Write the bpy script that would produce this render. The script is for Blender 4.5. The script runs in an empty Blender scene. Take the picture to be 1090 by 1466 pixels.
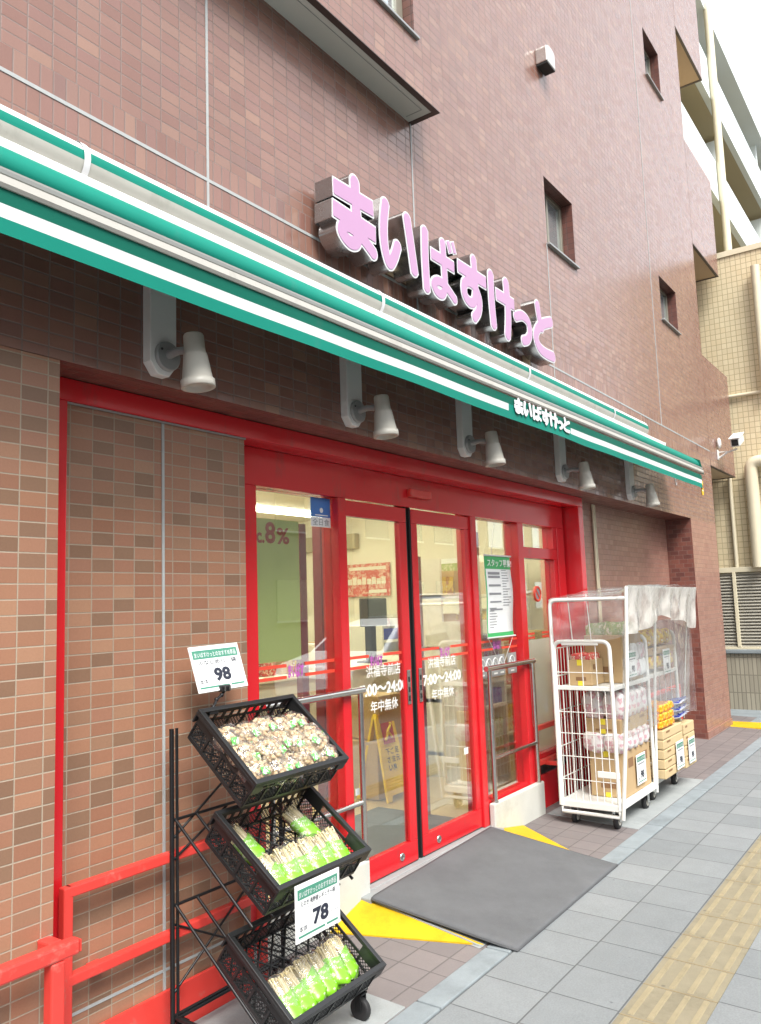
import bpy, bmesh, math, random
import numpy as np
from mathutils import Vector, Matrix, noise as mnoise
random.seed(7)
R = math.radians
S = bpy.context.scene
COL = S.collection

# ---------------------------------------------------------------- materials
class NT:
    def __init__(s, name):
        s.m = bpy.data.materials.new(name); s.m.use_nodes = True
        s.t = s.m.node_tree; s.t.nodes.clear()
        s.out = s.n('ShaderNodeOutputMaterial')
    def n(s, typ, **kw):
        nd = s.t.nodes.new(typ)
        for k, v in kw.items(): setattr(nd, k, v)
        return nd
    def l(s, a, b): s.t.links.new(a, b)
    def put(s, sock, v):
        if isinstance(v, bpy.types.NodeSocket): s.l(v, sock)
        else: sock.default_value = v
    def math(s, op, a, b=None, c=None):
        nd = s.n('ShaderNodeMath', operation=op)
        s.put(nd.inputs[0], a)
        if b is not None: s.put(nd.inputs[1], b)
        if c is not None: s.put(nd.inputs[2], c)
        return nd.outputs[0]
    def mix(s, f, a, b, mode='MIX'):
        nd = s.n('ShaderNodeMix', data_type='RGBA', blend_type=mode)
        s.put(nd.inputs[0], f); s.put(nd.inputs[6], a); s.put(nd.inputs[7], b)
        return nd.outputs[2]
    def ramp(s, f, stops, const=False):
        nd = s.n('ShaderNodeValToRGB')
        cr = nd.color_ramp
        if const: cr.interpolation = 'CONSTANT'
        while len(cr.elements) < len(stops): cr.elements.new(1)
        for e, (p, c) in zip(cr.elements, stops):
            e.position = p; e.color = (*c, 1) if len(c) == 3 else c
        s.put(nd.inputs[0], f)
        return nd.outputs[0]
    def noise(s, scale, vec=None, detail=4, rough=.55):
        nd = s.n('ShaderNodeTexNoise'); nd.inputs['Scale'].default_value = scale
        nd.inputs['Detail'].default_value = detail; nd.inputs['Roughness'].default_value = rough
        if vec is None:
            vec = s.n('ShaderNodeNewGeometry').outputs['Position']
        s.l(vec, nd.inputs['Vector'])
        return nd.outputs[0]
    def pbr(s, col, rough=.5, metal=0, spec=.5, bump=None, bstr=.2, bdist=.002, **kw):
        b = s.n('ShaderNodeBsdfPrincipled')
        s.put(b.inputs['Base Color'], col if isinstance(col, bpy.types.NodeSocket) else (*col, 1))
        s.put(b.inputs['Roughness'], rough); s.put(b.inputs['Metallic'], metal)
        b.inputs['Specular IOR Level'].default_value = spec
        for k, v in kw.items(): s.put(b.inputs[k], v)
        if bump is not None:
            bp = s.n('ShaderNodeBump'); bp.inputs['Strength'].default_value = bstr
            bp.inputs['Distance'].default_value = bdist
            s.l(bump, bp.inputs['Height']); s.l(bp.outputs[0], b.inputs['Normal'])
        s.l(b.outputs[0], s.out.inputs[0])
        return b

MATS = {}
def mat(name, col, rough=.5, metal=0, spec=.5, var=.12, vscale=9, bstr=0, bscale=60, rv=.1, scuff=None, **kw):
    t = NT(name)
    n1 = t.noise(vscale, t.n('ShaderNodeTexCoord').outputs['Object'])
    f = t.math('MULTIPLY_ADD', n1, 2 * var, 1 - var)
    c = t.mix(1.0, (*col, 1), t.ramp(f, [(0, (0, 0, 0)), (1, (1, 1, 1))]), 'MULTIPLY') if var else None
    if var:
        cm = t.n('ShaderNodeCombineColor'); 
        for i in range(3): t.l(f, cm.inputs[i])
        c = t.mix(1.0, (*col, 1), cm.outputs[0], 'MULTIPLY')
        if scuff:
            g_ = t.n('ShaderNodeNewGeometry').outputs['Position']
            mp = t.n('ShaderNodeMapping'); mp.inputs['Scale'].default_value = scuff[2]; t.l(g_, mp.inputs[0])
            sn_ = t.noise(1, mp.outputs[0], detail=7, rough=.7)
            mr = t.n('ShaderNodeMapRange'); mr.inputs[1].default_value = .56; mr.inputs[2].default_value = .72; t.l(sn_, mr.inputs[0])
            c = t.mix(t.math('MULTIPLY', mr.outputs[0], scuff[1]), c, (*scuff[0], 1))
        r = t.math('MULTIPLY_ADD', n1, 2 * rv, rough - rv)
        t.pbr(c, r, metal, spec, bump=(t.noise(bscale, t.n('ShaderNodeTexCoord').outputs['Object']) if bstr else None), bstr=bstr, **kw)
    else:
        t.pbr(col, rough, metal, spec, **kw)
    MATS[name] = t.m
    return t.m

def emis(name, col, st):
    t = NT(name); e = t.n('ShaderNodeEmission'); e.inputs[0].default_value = (*col, 1); e.inputs[1].default_value = st
    t.l(e.outputs[0], t.out.inputs[0]); return t.m

def axis_uv(t):
    g = t.n('ShaderNodeNewGeometry')
    p = t.n('ShaderNodeSeparateXYZ'); t.l(g.outputs['Position'], p.inputs[0])
    n = t.n('ShaderNodeSeparateXYZ'); t.l(g.outputs['True Normal'], n.inputs[0])
    ax = t.math('GREATER_THAN', t.math('ABSOLUTE', n.outputs[0]), .6)
    az = t.math('GREATER_THAN', t.math('ABSOLUTE', n.outputs[2]), .6)
    u = t.math('ADD', t.math('MULTIPLY', p.outputs[1], ax), t.math('MULTIPLY', p.outputs[0], t.math('SUBTRACT', 1, ax)))
    v = t.math('ADD', t.math('MULTIPLY', p.outputs[1], az), t.math('MULTIPLY', p.outputs[2], t.math('SUBTRACT', 1, az)))
    return u, v, p

def tile_mat(name, stops, mortar, pu=.0945, pv=.0495, ou=0, ov=0, joint=.0044, rough=.35, band=None, stag=0,
             spec=.5, bump=.5, grime=.10, face_noise=.10, mrough=.8, rvar=.12, gum=False):
    t = NT(name)
    u, v, p = axis_uv(t)
    u = t.math('SUBTRACT', u, ou); v = t.math('SUBTRACT', v, ov)
    if band:
        b = t.math('MULTIPLY', t.math('GREATER_THAN', p.outputs[2], band[0]), t.math('LESS_THAN', p.outputs[2], band[1]))
        inv = t.math('SUBTRACT', 1, b)
        PU = t.math('ADD', t.math('MULTIPLY', b, pv), t.math('MULTIPLY', inv, pu))
        PV = t.math('ADD', t.math('MULTIPLY', b, .0995), t.math('MULTIPLY', inv, pv))
        vo = t.math('ADD', t.math('MULTIPLY', b, t.math('SUBTRACT', t.math('ADD', v, ov), band[0])), t.math('MULTIPLY', inv, v))
        v = vo
    else:
        PU, PV = pu, pv
    cv = t.math('DIVIDE', v, PV); iv = t.math('FLOOR', cv); fv = t.math('SUBTRACT', cv, iv)
    cu = t.math('DIVIDE', u, PU)
    if stag: cu = t.math('ADD', cu, t.math('MULTIPLY', t.math('MODULO', t.math('ADD', iv, 1000), 2), stag))
    iu = t.math('FLOOR', cu); fu = t.math('SUBTRACT', cu, iu)
    du = t.math('MULTIPLY', t.math('SUBTRACT', .5, t.math('ABSOLUTE', t.math('SUBTRACT', fu, .5))), PU)
    dv = t.math('MULTIPLY', t.math('SUBTRACT', .5, t.math('ABSOLUTE', t.math('SUBTRACT', fv, .5))), PV)
    d = t.math('MINIMUM', du, dv)
    mk = t.n('ShaderNodeMapRange'); mk.inputs[1].default_value = joint * .38; mk.inputs[2].default_value = joint * .62
    t.l(d, mk.inputs[0]); mask = mk.outputs[0]
    cx = t.n('ShaderNodeCombineXYZ'); t.l(iu, cx.inputs[0]); t.l(iv, cx.inputs[1])
    wn = t.n('ShaderNodeTexWhiteNoise', noise_dimensions='2D'); t.l(cx.outputs[0], wn.inputs['Vector'])
    col = t.ramp(wn.outputs['Value'], stops)
    big = t.noise(.9, detail=5); fine = t.noise(140, detail=3)
    mp = t.n('ShaderNodeMapping'); mp.inputs['Scale'].default_value = (5, 5, .45); t.l(t.n('ShaderNodeNewGeometry').outputs['Position'], mp.inputs[0])
    stk = t.noise(1.6, mp.outputs[0], detail=5); big = t.math('ADD', t.math('MULTIPLY', big, .6), t.math('MULTIPLY', stk, .4))
    k = t.math('ADD', t.math('MULTIPLY_ADD', big, 3 * grime, 1 - 1.5 * grime), t.math('MULTIPLY_ADD', fine, 2 * face_noise, -face_noise))
    kk = t.n('ShaderNodeCombineColor'); [t.l(k, kk.inputs[i]) for i in range(3)]
    tint = t.mix(1.0, t.mix(mask, (*mortar, 1), col), kk.outputs[0], 'MULTIPLY')
    # each tile leans by a hair, so glossy reflections break from tile to tile
    sep = t.n('ShaderNodeSeparateColor'); t.l(wn.outputs['Color'], sep.inputs[0])
    tilt = t.math('ADD', t.math('MULTIPLY', t.math('SUBTRACT', sep.outputs[0], .5), t.math('MULTIPLY', fu, .06)),
                  t.math('MULTIPLY', t.math('SUBTRACT', sep.outputs[1], .5), t.math('MULTIPLY', fv, .06)))
    h = t.math('ADD', t.math('MULTIPLY', mask, .6), t.math('ADD', t.math('MULTIPLY', tilt, 4), t.math('MULTIPLY', fine, .12)))
    rg = t.math('ADD', t.math('MULTIPLY', mask, rough - mrough), mrough)
    rg = t.math('ADD', rg, t.math('MULTIPLY', t.math('SUBTRACT', sep.outputs[2], .5), rvar))
    if gum:
        for sc_, lo, hi, amt in ((5.3, .035, .06, .5), (13., .03, .06, .35)):
            vo = t.n('ShaderNodeTexVoronoi'); vo.inputs['Scale'].default_value = sc_
            dn = t.n('ShaderNodeVectorMath', operation='ADD'); g_ = t.n('ShaderNodeNewGeometry').outputs['Position']
            wv = t.n('ShaderNodeTexNoise'); wv.inputs['Scale'].default_value = 30; t.l(g_, wv.inputs['Vector'])
            sv = t.n('ShaderNodeVectorMath', operation='SCALE'); sv.inputs[3].default_value = .03; t.l(wv.outputs[1], sv.inputs[0])
            t.l(g_, dn.inputs[0]); t.l(sv.outputs[0], dn.inputs[1]); t.l(dn.outputs[0], vo.inputs['Vector'])
            mr = t.n('ShaderNodeMapRange'); mr.inputs[1].default_value = lo; mr.inputs[2].default_value = hi; t.l(vo.outputs['Distance'], mr.inputs[0])
            pick = t.n('ShaderNodeSeparateColor'); t.l(vo.outputs['Color'], pick.inputs[0])
            f_ = t.math('MULTIPLY', t.math('SUBTRACT', 1, mr.outputs[0]), t.math('MULTIPLY', t.math('GREATER_THAN', pick.outputs[0], .62), amt))
            tint = t.mix(f_, tint, (.05, .052, .055, 1))
    t.pbr(tint, rg, 0, spec, bump=h, bstr=bump, bdist=.003)
    return t.m

BR = [(0, (.28, .135, .084)), (.35, (.335, .172, .105)), (.62, (.31, .153, .10)), (.78, (.36, .20, .124)), (.86, (.205, .118, .076)), (1, (.235, .138, .088))]
BRU = [(0, (.215, .105, .080)), (.4, (.255, .135, .102)), (.7, (.232, .117, .095)), (.85, (.295, .165, .118)), (1, (.20, .107, .09))]
M_tile_low = tile_mat('tile_brown_low', BR, (.32, .265, .20), ou=1.807, ov=.0329, rough=.34)
M_tile_pil = tile_mat('tile_brown_pillar', BR, (.35, .29, .22), ou=1.408, ov=.0305, rough=.34)
M_tile_up = tile_mat('tile_brown_upper', BRU, (.20, .145, .13), ou=1.408, ov=.0305, rough=.25, band=(3.2, 3.499), joint=.0055, spec=.6, grime=.16)
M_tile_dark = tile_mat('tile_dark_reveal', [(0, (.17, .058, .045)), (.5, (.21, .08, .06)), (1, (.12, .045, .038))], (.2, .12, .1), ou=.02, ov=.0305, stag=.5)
M_tile_yel = tile_mat('tile_cream_neighbour', [(0, (.60, .51, .33)), (.5, (.66, .57, .38)), (1, (.62, .52, .33))], (.40, .33, .20), pu=.07, pv=.08, joint=.009, rough=.45)
M_tile_grey = tile_mat('tile_grey_fence_wall', [(0, (.27, .245, .19)), (1, (.34, .31, .24))], (.19, .17, .13), pu=.055, pv=.24, joint=.012, rough=.7)
M_slab = tile_mat('paving_slabs', [(0, (.178, .193, .20)), (.5, (.192, .207, .214)), (1, (.215, .23, .236))], (.09, .095, .097), pu=.293, pv=.293, ou=3.56, ov=-.57, joint=.0065, gum=True,
                  rough=.82, spec=.25, stag=.06, grime=.16, face_noise=.24, bump=.35, rvar=.05)
M_apron = tile_mat('apron_tiles', [(0, (.16, .142, .142)), (.5, (.175, .156, .154)), (1, (.19, .168, .165))], (.12, .108, .106), pu=.165, pv=.165, ou=2.98, ov=-.357, joint=.008,
                   rough=.7, spec=.3, grime=.18, face_noise=.12, bump=.3)

def concrete(name, c, var=.18, sc=6, rough=.85, spots=.0, stain=.45):
    t = NT(name)
    a = t.noise(sc, detail=7, rough=.65); b = t.noise(sc * 40, detail=2)
    f = t.math('ADD', t.math('MULTIPLY_ADD', a, 2.4 * var, 1 - 1.2 * var), t.math('MULTIPLY_ADD', b, .22, -.11))
    k = t.n('ShaderNodeCombineColor'); [t.l(f, k.inputs[i]) for i in range(3)]
    cc = t.mix(1.0, (*c, 1), k.outputs[0], 'MULTIPLY')
    st = t.noise(sc * .35, detail=8, rough=.75)
    mr = t.n('ShaderNodeMapRange'); mr.inputs[1].default_value = .52; mr.inputs[2].default_value = .70; t.l(st, mr.inputs[0])
    cc = t.mix(t.math('MULTIPLY', mr.outputs[0], stain), cc, (*[q * .45 for q in c], 1))
    if spots:
        vo = t.n('ShaderNodeTexVoronoi'); vo.inputs['Scale'].default_value = 9
        t.l(t.n('ShaderNodeNewGeometry').outputs['Position'], vo.inputs['Vector'])
        m = t.n('ShaderNodeMapRange'); m.inputs[1].default_value = .06; m.inputs[2].default_value = .10; t.l(vo.outputs['Distance'], m.inputs[0])
        cc = t.mix(t.math('MULTIPLY', t.math('SUBTRACT', 1, m.outputs[0]), spots), cc, (.06, .06, .06, 1))
    t.pbr(cc, rough, 0, .25, bump=b, bstr=.25)
    return t.m
M_conc = concrete('concrete_light', (.29, .31, .31), .22, 4)
M_block = concrete('concrete_cast', (.55, .56, .52), .14, 5)
M_kerb = concrete('kerb_concrete', (.22, .25, .265), .3, 5)
M_asph = concrete('asphalt', (.055, .056, .06), .2, 3)
M_mat = concrete('rubber_mat', (.112, .116, .122), .22, 5, .9, stain=.3)
M_matedge = concrete('rubber_mat_edge', (.085, .088, .093), .1, 9, .7)
M_tact = concrete('tactile_yellow', (.225, .20, .14), .2, 8, .75, spots=.5)
M_bar = concrete('tactile_bar', (.275, .235, .15), .2, 12, .7)
M_yel = concrete('yellow_ramp_paint', (.60, .38, .012), .12, 7, .6)
M_dist = concrete('opposite_render', (.42, .40, .36), .1, 1)
M_dist2 = concrete('opposite_render_warm', (.50, .41, .30), .1, 1)

M_red = mat('red_enamel', (.60, .015, .022), .22, var=.05, vscale=1.3, rv=.03, spec=.6, scuff=((.22, .05, .045), .45, (9, 9, 3)))
M_reddk = mat('red_gasket_dark', (.17, .01, .012), .5)
M_redrail = mat('red_paint_rail', (.64, .05, .04), .36, var=.08, vscale=6, bstr=.05, scuff=((.42, .20, .16), .6, (14, 14, 14)))
M_black = mat('black_gap', (.012, .012, .012), .6, var=0)
M_steel = mat('stainless', (.62, .61, .58), .24, 1, var=.08, vscale=14)
M_steelsign = mat('sign_steel', (.37, .385, .39), .26, 1, var=.2, vscale=7)
M_alu = mat('aluminium', (.50, .48, .42), .38, 1, var=.05)
M_white = mat('white_paint', (.76, .77, .75), .38, var=.06)
M_offw = mat('offwhite_lamp', (.50, .485, .43), .42, var=.06)
M_grey = mat('grey_metal', (.30, .31, .31), .42, .2, var=.06)
M_soff = mat('soffit_board', (.58, .58, .55), .7, var=.08, vscale=3)
M_tan = mat('tan_soffit', (.55, .42, .28), .7, var=.08)
M_dkbr = mat('dark_brown_metal', (.05, .032, .03), .45, var=.1)
M_green = mat('awning_green', (.003, .115, .078), .62, spec=.15, scuff=((.05, .12, .10), .5, (5, 5, 2)), var=.14, vscale=4, bstr=.15, bscale=900)
M_teal = mat('awning_teal', (.005, .205, .15), .6, spec=.15, scuff=((.06, .19, .16), .5, (5, 5, 2)), var=.12, vscale=4)
M_awhite = mat('awning_white', (.62, .64, .64), .6, var=.05, scuff=((.42, .43, .40), .6, (6, 6, 2)))
M_cream = mat('awning_cream', (.46, .45, .41), .4, var=.08, scuff=((.30, .29, .25), .6, (6, 6, 3)))
M_lgrey = mat('awning_grey_bar', (.24, .25, .235), .4, .3, var=.05)
M_pink = mat('sign_pink', (.46, .25, .43), .35, var=.04)
M_swhite = mat('sign_white', (.70, .70, .72), .35, var=0)
M_seal = mat('sealant_grey', (.38, .40, .40), .75, var=.15, vscale=30)
M_frame = mat('window_frame_bronze', (.30, .285, .23), .4, .5, var=.05)
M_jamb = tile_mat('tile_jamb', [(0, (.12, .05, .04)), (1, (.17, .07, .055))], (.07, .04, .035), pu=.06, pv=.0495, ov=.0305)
M_pipe = mat('cream_pipe', (.66, .60, .44), .45, var=.08)
M_khaki = mat('balcony_khaki', (.36, .31, .20), .8, var=.08, vscale=1)
M_balw = mat('balcony_white', (.66, .72, .72), .75, var=.06, vscale=1)
M_louv = mat('louvre_grey', (.42, .40, .34), .5, .3, var=.06)
M_crate = mat('crate_black', (.016, .017, .018), .38, var=.15, vscale=20)
M_rack = mat('rack_black', (.014, .014, .015), .35, .3, var=.1)
M_rub = mat('caster_rubber', (.02, .02, .021), .6, var=.1)
M_cage = mat('cage_white', (.74, .75, .72), .36, var=.08, vscale=12)
M_card = mat('cardboard', (.47, .33, .175), .8, var=.09, vscale=5, bstr=.1, bscale=40)
M_card2 = mat('cardboard_pale', (.56, .43, .24), .8, var=.08, vscale=5)
M_cardp = mat('carton_print', (.24, .13, .06), .8, var=.1)
M_tape = mat('yellow_tape', (.78, .66, .05), .4, var=.04)
M_paper = mat('paper_white', (.80, .82, .82), .6, var=.02)
M_ink = mat('ink_navy', (.018, .022, .04), .6, var=0)
M_inkg = mat('ink_grey', (.25, .26, .28), .6, var=0)
M_cgreen = mat('card_green', (.06, .25, .17), .55, var=.03)
M_pgreen = mat('poster_green', (.05, .42, .13), .5, var=.03)
M_inkred = mat('ink_red', (.45, .03, .02), .55, var=0)
M_decred = mat('decal_red', (.72, .07, .04), .45, var=.04)
M_purple = mat('decal_purple', (.45, .10, .42), .5, var=.05)
M_decw = mat('decal_white', (.85, .86, .84), .5, var=0)
M_filmg = mat('green_panel', (.66, .68, .24), .55, var=.06, vscale=2)
M_blue = mat('sticker_blue', (.06, .20, .55), .4, var=.12, vscale=8)
M_wall_in = mat('shop_wall_cream', (.74, .70, .58), .7, var=.05, vscale=2)
M_floor_in = mat('shop_floor_tan', (.50, .37, .20), .35, var=.08, vscale=3)
M_pinkcol = mat('shop_banner_red', (.25, .035, .06), .5, var=.08, vscale=3)
M_count = mat('counter_white', (.70, .68, .60), .45, var=.05)
M_screen = mat('screen_dark', (.03, .04, .06), .2, var=.1)
M_wet = mat('wet_floor_yellow', (.85, .60, .02), .4, var=.04)
M_packblue = mat('pack_blue', (.02, .035, .33), .25, var=.2, vscale=30)
M_packw = mat('pack_silver', (.62, .66, .74), .25, .3, var=.2, vscale=25)
M_carw = mat('car_white', (.75, .77, .78), .2, var=.02)
M_glassdk = mat('car_glass', (.02, .025, .03), .08, var=0)

def pack_mat(name, base, a, b, sc=16, thr=.54):
    t = NT(name); tc = t.n('ShaderNodeTexCoord').outputs['Object']
    n = t.noise(sc, tc, detail=2); v = t.n('ShaderNodeTexVoronoi'); v.inputs['Scale'].default_value = sc * 1.6; v.distance = 'CHEBYCHEV'; t.l(tc, v.inputs['Vector'])
    c = t.ramp(n, [(0, base), (thr - .04, base), (thr, a), (thr + .08, a), (thr + .12, base), (1, base)])
    c = t.mix(t.math('GREATER_THAN', .16, v.outputs['Distance']), c, (*b, 1))
    t.pbr(c, .24, 0, .5, bump=t.noise(38, tc, detail=4), bstr=.55, bdist=.006); return t.m
M_packpink = pack_mat('pack_pinkwhite', (.72, .70, .70), (.62, .38, .43), (.66, .48, .5))
M_orange = pack_mat('pack_orange', (.80, .27, .012), (.85, .55, .05), (.55, .10, .01), 20)
M_packy = pack_mat('pack_yellow', (.75, .52, .04), (.42, .16, .03), (.75, .70, .5), 15)
M_packg = pack_mat('pack_green', (.30, .40, .14), (.60, .58, .40), (.08, .20, .05), 24)
M_packr = pack_mat('pack_red', (.55, .08, .07), (.70, .45, .35), (.65, .6, .5), 24)
def mush_mat():
    t = NT('shimeji_caps')
    n = t.noise(55, detail=2); g = t.n('ShaderNodeNewGeometry')
    c = t.ramp(t.math('MULTIPLY_ADD', g.outputs['Random Per Island'], .6, t.math('MULTIPLY', n, .4)),
               [(0, (.38, .23, .11)), (.3, (.55, .38, .20)), (.6, (.66, .51, .31)), (1, (.74, .63, .46))])
    t.pbr(c, .6, bump=n, bstr=.3); return t.m
M_mush = mush_mat()
def eno_mat():
    t = NT('enoki_stems')
    g = t.n('ShaderNodeNewGeometry')
    c = t.ramp(g.outputs['Random Per Island'], [(0, (.58, .47, .23)), (.5, (.66, .56, .32)), (1, (.70, .63, .43))])
    t.pbr(c, .55); return t.m
M_eno = eno_mat()
def wrap_mat():
    t = NT('enoki_wrapper')
    tc = t.n('ShaderNodeTexCoord').outputs['Object']
    n = t.noise(42, tc, detail=3)
    c = t.ramp(n, [(0, (.15, .44, .015)), (.56, (.19, .48, .02)), (.62, (.62, .70, .5)), (.67, (.09, .33, .04)), (1, (.2, .5, .03))])
    t.pbr(c, .3, bump=t.noise(30, tc), bstr=.25, bdist=.004); return t.m
M_wrap = wrap_mat()

def clear(name, tint, gl, rough, white, noise_sc=0, noise_lo=0., wcol=(.85, .87, .88), ior=1.45, bump=0, bsc=25):
    # thin sheet: transparent + Fresnel gloss + a little milky white
    t = NT(name)
    tr = t.n('ShaderNodeBsdfTransparent'); tr.inputs[0].default_value = (*tint, 1)
    g = t.n('ShaderNodeBsdfGlossy'); g.inputs[0].default_value = (1, 1, 1, 1); g.inputs['Roughness'].default_value = rough
    fr = t.n('ShaderNodeFresnel')
    t.l(t.math('ADD', t.math('MULTIPLY', t.n('ShaderNodeNewGeometry').outputs['Backfacing'], 1 / ior - ior), ior), fr.inputs[0])
    if bump:
        bp = t.n('ShaderNodeBump'); bp.inputs['Strength'].default_value = bump; bp.inputs['Distance'].default_value = .01
        t.l(t.noise(bsc, t.n('ShaderNodeTexCoord').outputs['Object'], detail=3), bp.inputs['Height'])
        t.l(bp.outputs[0], g.inputs['Normal']); t.l(bp.outputs[0], fr.inputs['Normal'])
    df = t.n('ShaderNodeBsdfDiffuse'); df.inputs[0].default_value = (*wcol, 1)
    tl = t.n('ShaderNodeBsdfTranslucent'); tl.inputs[0].default_value = (*wcol, 1)
    dm = t.n('ShaderNodeMixShader'); dm.inputs[0].default_value = .4; t.l(df.outputs[0], dm.inputs[1]); t.l(tl.outputs[0], dm.inputs[2])
    m1 = t.n('ShaderNodeMixShader'); t.l(tr.outputs[0], m1.inputs[1]); t.l(dm.outputs[0], m1.inputs[2])
    if noise_sc:
        nz = t.noise(noise_sc, t.n('ShaderNodeTexCoord').outputs['Object'], detail=4)
        t.l(t.math('MULTIPLY', t.math('MULTIPLY_ADD', nz, 1.6, -.3), white), m1.inputs[0])
    else: m1.inputs[0].default_value = white
    m2 = t.n('ShaderNodeMixShader'); t.l(t.math('MULTIPLY', fr.outputs[0], gl), m2.inputs[0])
    t.l(m1.outputs[0], m2.inputs[1]); t.l(g.outputs[0], m2.inputs[2])
    t.l(m2.outputs[0], t.out.inputs[0]); return t.m
M_glass = clear('door_glass', (.90, .94, .91), 3.2, .0, .0)
M_frost = clear('frosted_glass', (.8, .84, .82), 1.5, .05, .35)
M_winglass = mat('window_glass_sky', (.50, .56, .58), .05, .75, var=0, spec=.9)
M_film = clear('poly_film', (.97, .97, .97), 1.8, .10, .17, 26, bump=.9, bsc=45)
M_poly = clear('canopy_film', (.95, .96, .96), 2.6, .14, 1.0, 7, bump=.9, bsc=12)
M_drape = clear('canopy_drape', (.96, .96, .95), 1.5, .16, 1.9, 5, bump=.9, bsc=14, wcol=(.86, .85, .80))
M_roof = clear('canopy_roof', (.9, .92, .93), 1.2, .15, 2.2, 5, bump=.5, bsc=10, wcol=(.62, .66, .68))
M_polyc = clear('canopy_clear', (.93, .93, .92), 1.8, .08, .32, 7, bump=.7, bsc=9)

# ---------------------------------------------------------------- mesh builder
class MB:
    def __init__(s): s.v = []; s.f = []; s.mi = []; s.sm = []; s.cur = 0; s.T = None
    def add(s, vs, fs, smooth=False):
        o = len(s.v)
        if s.T is not None: vs = [s.T @ Vector(p) for p in vs]
        s.v += [tuple(p) for p in vs]
        for f in fs: s.f.append([i + o for i in f]); s.mi.append(s.cur); s.sm.append(smooth)
        return s
    def box(s, x0, x1, y0, y1, z0, z1):
        return s.add([(x0, y0, z0), (x1, y0, z0), (x1, y1, z0), (x0, y1, z0), (x0, y0, z1), (x1, y0, z1), (x1, y1, z1), (x0, y1, z1)],
                     [(3, 2, 1, 0), (4, 5, 6, 7), (0, 1, 5, 4), (1, 2, 6, 5), (2, 3, 7, 6), (3, 0, 4, 7)])
    def hexa(s, p): # 8 points: bottom 4 then top 4
        return s.add(p, [(3, 2, 1, 0), (4, 5, 6, 7), (0, 1, 5, 4), (1, 2, 6, 5), (2, 3, 7, 6), (3, 0, 4, 7)])
    def tube(s, pts, r, n=8, closed=False, cap=True):
        pts = [Vector(p) for p in pts]; N = len(pts)
        rr = r if isinstance(r, (list, tuple)) else [r] * N
        up = None; vs = []
        for i, p in enumerate(pts):
            a = pts[(i - 1) % N] if (closed or i > 0) else p
            b = pts[(i + 1) % N] if (closed or i < N - 1) else p
            d = (b - a).normalized() if (b - a).length > 1e-9 else Vector((0, 0, 1))
            if up is None: up = Vector((0, 0, 1)) if abs(d.z) < .9 else Vector((1, 0, 0))
            x = d.cross(up); 
            if x.length < 1e-6: x = d.orthogonal()
            x.normalize(); y = x.cross(d).normalized(); up = y
            k = 1.0
            if 0 < i < N - 1 or closed:
                c = max(-1, min(1, (p - a).normalized().dot((b - p).normalized()) if (p - a).length > 1e-9 and (b - p).length > 1e-9 else 1))
                k = 1 / max(.5, math.sqrt((1 + c) / 2))
            for j in range(n):
                t = 2 * math.pi * j / n
                vs.append(p + (x * math.cos(t) + y * math.sin(t)) * rr[i] * (k if k < 1.3 else 1.3))
        fs = []
        for i in range(N if closed else N - 1):
            for j in range(n):
                a = i * n + j; b = i * n + (j + 1) % n; c = ((i + 1) % N) * n + (j + 1) % n; d = ((i + 1) % N) * n + j
                fs.append((a, b, c, d))
        s.add(vs, fs, True)
        if cap and not closed:
            s.add(vs[:n], [tuple(range(n))[::-1]]); s.add(vs[-n:], [tuple(range(n))])
        return s
    def lathe(s, p0, p1, prof, n=20, cap0=True, cap1=True):
        p0 = Vector(p0); d = (Vector(p1) - p0); L = d.length; d.normalize()
        x = d.orthogonal().normalized(); y = d.cross(x)
        vs = []
        for (t, r) in prof:
            for j in range(n):
                a = 2 * math.pi * j / n
                vs.append(p0 + d * (t * L) + (x * math.cos(a) + y * math.sin(a)) * r)
        fs = []
        for i in range(len(prof) - 1):
            for j in range(n): fs.append((i * n + j, i * n + (j + 1) % n, (i + 1) * n + (j + 1) % n, (i + 1) * n + j))
        s.add(vs, fs, True)
        if cap0: s.add(vs[:n], [tuple(range(n))[::-1]])
        if cap1: s.add(vs[-n:], [tuple(range(n))])
        return s
    def prism(s, poly, ext):
        n = len(poly); e = Vector(ext); a = [Vector(p) for p in poly]; b = [p + e for p in a]
        return s.add(a + b, [tuple(range(n))[::-1], tuple(range(n, 2 * n))] + [(i, (i + 1) % n, n + (i + 1) % n, n + i) for i in range(n)])
    def grid(s, fn, nu, nv, smooth=True):
        vs = [fn(i / nu, j / nv) for j in range(nv + 1) for i in range(nu + 1)]
        w = nu + 1
        return s.add(vs, [(j * w + i, j * w + i + 1, (j + 1) * w + i + 1, (j + 1) * w + i) for j in range(nv) for i in range(nu)], smooth)
    def sphere(s, c, r, nu=8, nv=5, sq=(1, 1, 1)):
        c = Vector(c); vs = [c + Vector((0, 0, r * sq[2]))]
        for j in range(1, nv):
            t = math.pi * j / nv
            for i in range(nu):
                a = 2 * math.pi * i / nu
                vs.append(c + Vector((r * sq[0] * math.sin(t) * math.cos(a), r * sq[1] * math.sin(t) * math.sin(a), r * sq[2] * math.cos(t))))
        vs.append(c - Vector((0, 0, r * sq[2])))
        fs = [(0, 1 + i, 1 + (i + 1) % nu) for i in range(nu)]
        for j in range(nv - 2):
            for i in range(nu):
                a = 1 + j * nu
                fs.append((a + i, a + nu + i, a + nu + (i + 1) % nu, a + (i + 1) % nu))
        L = len(vs) - 1; a = 1 + (nv - 2) * nu
        fs += [(L, a + (i + 1) % nu, a + i) for i in range(nu)]
        return s.add(vs, fs, True)
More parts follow.
